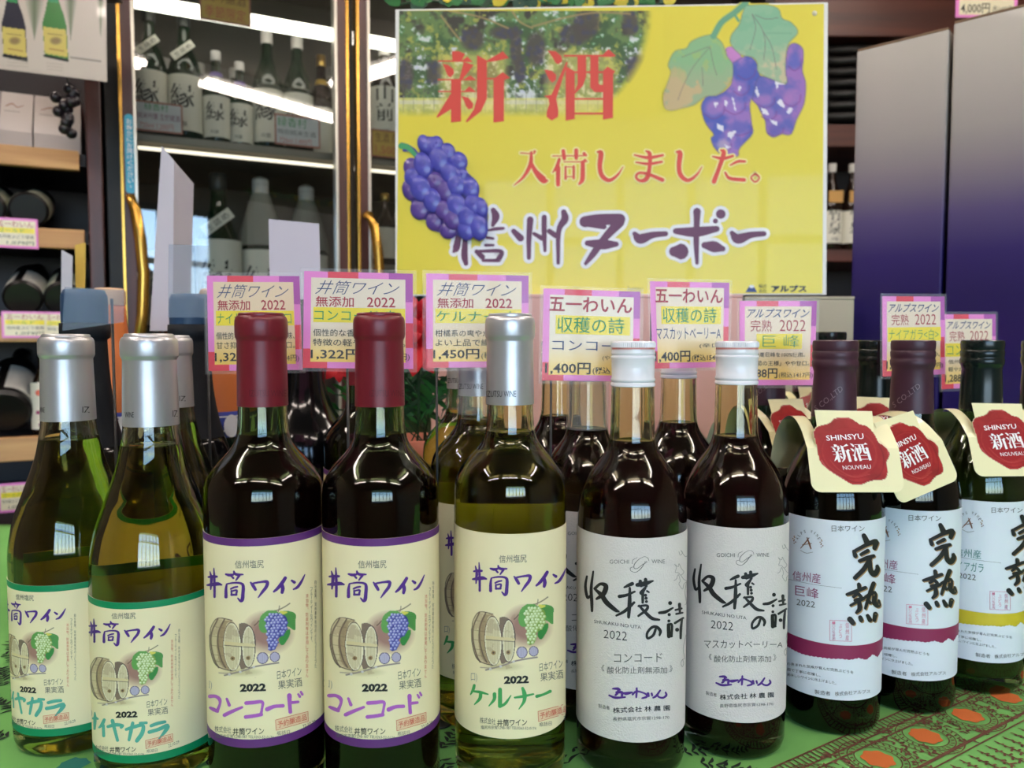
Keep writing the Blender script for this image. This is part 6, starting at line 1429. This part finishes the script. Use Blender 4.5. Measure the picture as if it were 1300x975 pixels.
t = sheet_card([(205, 185), (221, 204), (219, 420), (190, 420)], .93, 207, 'tall white folded paper card seen from the side, before the fridge', m_paper)
b = MB(); bs = np.array(t.location); b.prism([at(221, 204, .93) - bs, at(246, 233, .975) - bs, at(241, 420, .975) - bs, at(219, 420, .93) - bs], .0008); b.build('folded_flap', m_paper, t)
sheet_card([(341, 278), (405, 284), (408, 402), (343, 400)], .90, 330 + 20, 'blank white card standing behind the price cards, before the fridge', m_paper)
sheet_card([(78, 317), (92, 325), (90, 425), (77, 425)], 1.02, 84, 'narrow white card standing near the rack', m_paper)
t = sheet_card([(95, 311), (108.5, 308), (108, 366), (96, 366)], 1.06, 102, 'narrow pink and yellow price card seen at an angle near the rack', m_cy)
sheet_card([(82, 364), (157, 368), (157, 409), (79, 420)], .66, 143, 'frosted clear card holder in front of the left blue-grey cap', m_film, 'card_holder', 'card holder')
sheet_card([(214, 310), (263, 312), (264, 403), (213, 403)], .72, 263.5, 'frosted clear card holder in front of the right blue-grey cap', m_film, 'card_holder', 'card holder')
m_leaf = mat('plastic_leaf', (44, 110, 52), .5, var=.2, vscale=30); m_leaf2 = mat('plastic_leaf_dark', (30, 66, 40), .5); m_petal = mat('red_petal', (206, 26, 40), .6); m_pot = mat('terracotta_pot', (172, 104, 84), .7)
plant = thing('artificial_plant', 'artificial fern with red flowers in a terracotta pot, behind the bottles', 'plant', (xpos(528, .885), .885, 0))
b = MB(); b.lathe([(0, 0), (.032, 0), (.040, .15), (.044, .152), (.044, .178), (.040, .18), (.037, .165), (0, .165)], 32); b.build('pot', m_pot, plant)
def blade(mb, p0, p1, wid, bend, n=5):
    p0, p1 = Vector(p0), Vector(p1); d = (p1 - p0); side = d.cross(Vector((0, 1, .2))).normalized(); v = []
    for i in range(n + 1):
        f_ = i / n; c_ = p0 + d * f_ + Vector(bend) * (4 * f_ * (1 - f_)); w = wid * math.sin(PI * (.12 + .86 * f_)); v += [c_ - side * w, c_ + side * w + Vector((0, .001, 0))]
    mb.add(v, [(2*i, 2*i+1, 2*i+3, 2*i+2) for i in range(n)], 0, True)
rg = random.Random(8); ppx = plant.location.x
tips = [(440, 480), (425, 500), (455, 470), (500, 472), (515, 480), (545, 478), (560, 490), (575, 500), (590, 478), (600, 495), (535, 470), (485, 480), (470, 500), (552, 505), (497, 500), (430, 520)]
for i, (x, y) in enumerate(tips):
    e = at(x, y, .86 + .03 * rg.random()); b = MB(); s0_ = Vector((rg.uniform(-.02, .02), rg.uniform(-.02, .01), .165)); e_ = Vector((e[0] - ppx, e[1] - .885, e[2]))
    b.tube([s0_, s0_.lerp(e_, .5) + Vector((0, 0, .02)), e_], .0009, 5); st_ = b.build('stem', m_leaf2, plant)
    b = MB()
    for k in range(11):
        f_ = .25 + .75 * k / 10; c_ = s0_.lerp(e_, f_) + Vector((0, 0, .08 * f_ * (1 - f_))); sd = 1 if k % 2 else -1
        blade(b, c_, c_ + Vector((sd * rg.uniform(.012, .022), rg.uniform(-.01, .004), rg.uniform(.006, .022))), .0028, (0, 0, .002), 3)
    lf = b.build('leaflets', m_leaf if i % 2 else m_leaf2, st_, fix=False); lf['kind'] = 'stuff'
for x, y, r_ in ((533, 440, .032), (432, 462, .020), (531, 405, .026)):
    c_ = at(x, y, .83); cc = Vector((c_[0] - ppx, c_[1] - .885, c_[2])); b = MB(); b.tube([(0, 0, .16), (cc.x * .5, cc.y * .4, .2), cc + Vector((0, .006, 0))], .0014, 6); st_ = b.build('stem', m_leaf2, plant)
    for k in range(9):
        a_ = 2 * PI * k / 9 + x; b = MB(); tip = cc + Vector((r_ * math.cos(a_), -.008 + .006 * math.sin(k * 3), r_ * math.sin(a_))); blade(b, cc, tip, r_ * .28, (0, -.006, 0), 5); b.build('petal', m_petal, st_, fix=False)
gar = thing('leaf_garland', 'green leaf garland with yellow bits along the top edge of the yellow poster', 'decoration', tuple(at(660, 8, 1.085)))
gb_ = np.array(gar.location); b = MB(); b.tube([at(x, 4 + 3 * math.sin(x), 1.09) - gb_ for x in range(505, 850, 20)], .0016, 6); b.build('vine', m_leaf2, gar)
b = MB(); b.tube([at(560, 5, 1.09) - gb_, (at(560, 5, 1.09) - gb_) + np.array([0, 0, CE - at(560, 5, 1.09)[2]])], .0006, 5); b.tube([at(790, 5, 1.09) - gb_, (at(790, 5, 1.09) - gb_) + np.array([0, 0, CE - at(790, 5, 1.09)[2]])], .0006, 5); b.build('hanging_wire', m_black, gar)
for i in range(44):
    x = 508 + i * 7.8 + rg.uniform(-3, 3); c_ = Vector(at(x, 4 + rg.uniform(-5, 4), 1.087) - gb_); a_ = rg.uniform(0, 2 * PI); L_l = rg.uniform(.022, .036); b = MB()
    blade(b, c_, c_ + Vector((L_l * math.cos(a_), rg.uniform(-.004, .006), L_l * (abs(math.sin(a_)) * .8 - .1))), .0095, (0, 0, .003), 5); b.build('leaf', (m_leaf, m_leaf, m_leaf2, mat('yellow_leaf', (206, 190, 50), .5))[i % 4], gar, fix=False)

# ------------------------------------------------------------------ repeats share a group
for o in bpy.data.objects:
    if o.parent or 'category' not in o or 'group' in o: continue
    n = o.name.split('.')[0]
    if n == 'wine_bottle': o['group'] = 'bottles lying in the wine rack' if 'lying' in o['label'] else 'wine bottles on the green cloth'
    elif n == 'sake_bottle': o['group'] = 'bottles on the far wall shelf' if 'far shelf' in o['label'] else ('bottles in the fridge' if 'fridge' in o['label'] or 'sake' in o['label'] or 'brown' in o['label'] else 'bottles in the wine rack')
    elif n == 'liqueur_bottle': o['group'] = 'orange-sleeved bottles'
    elif n == 'price_card': o['group'] = 'price cards on the wine rack' if 'rack' in o['label'] else 'price cards above the bottles'
    elif n == 'neck_tag': o['group'] = 'seal-printed neck tags'
    elif n == 'shelf_card': o['group'] = 'price cards in the fridge'
    elif n == 'gift_box': o['group'] = 'tall navy gift boxes' if 'navy' in o['label'] else 'pale gift boxes on the rack'
    elif n == 'card_holder': o['group'] = 'frosted card holders'
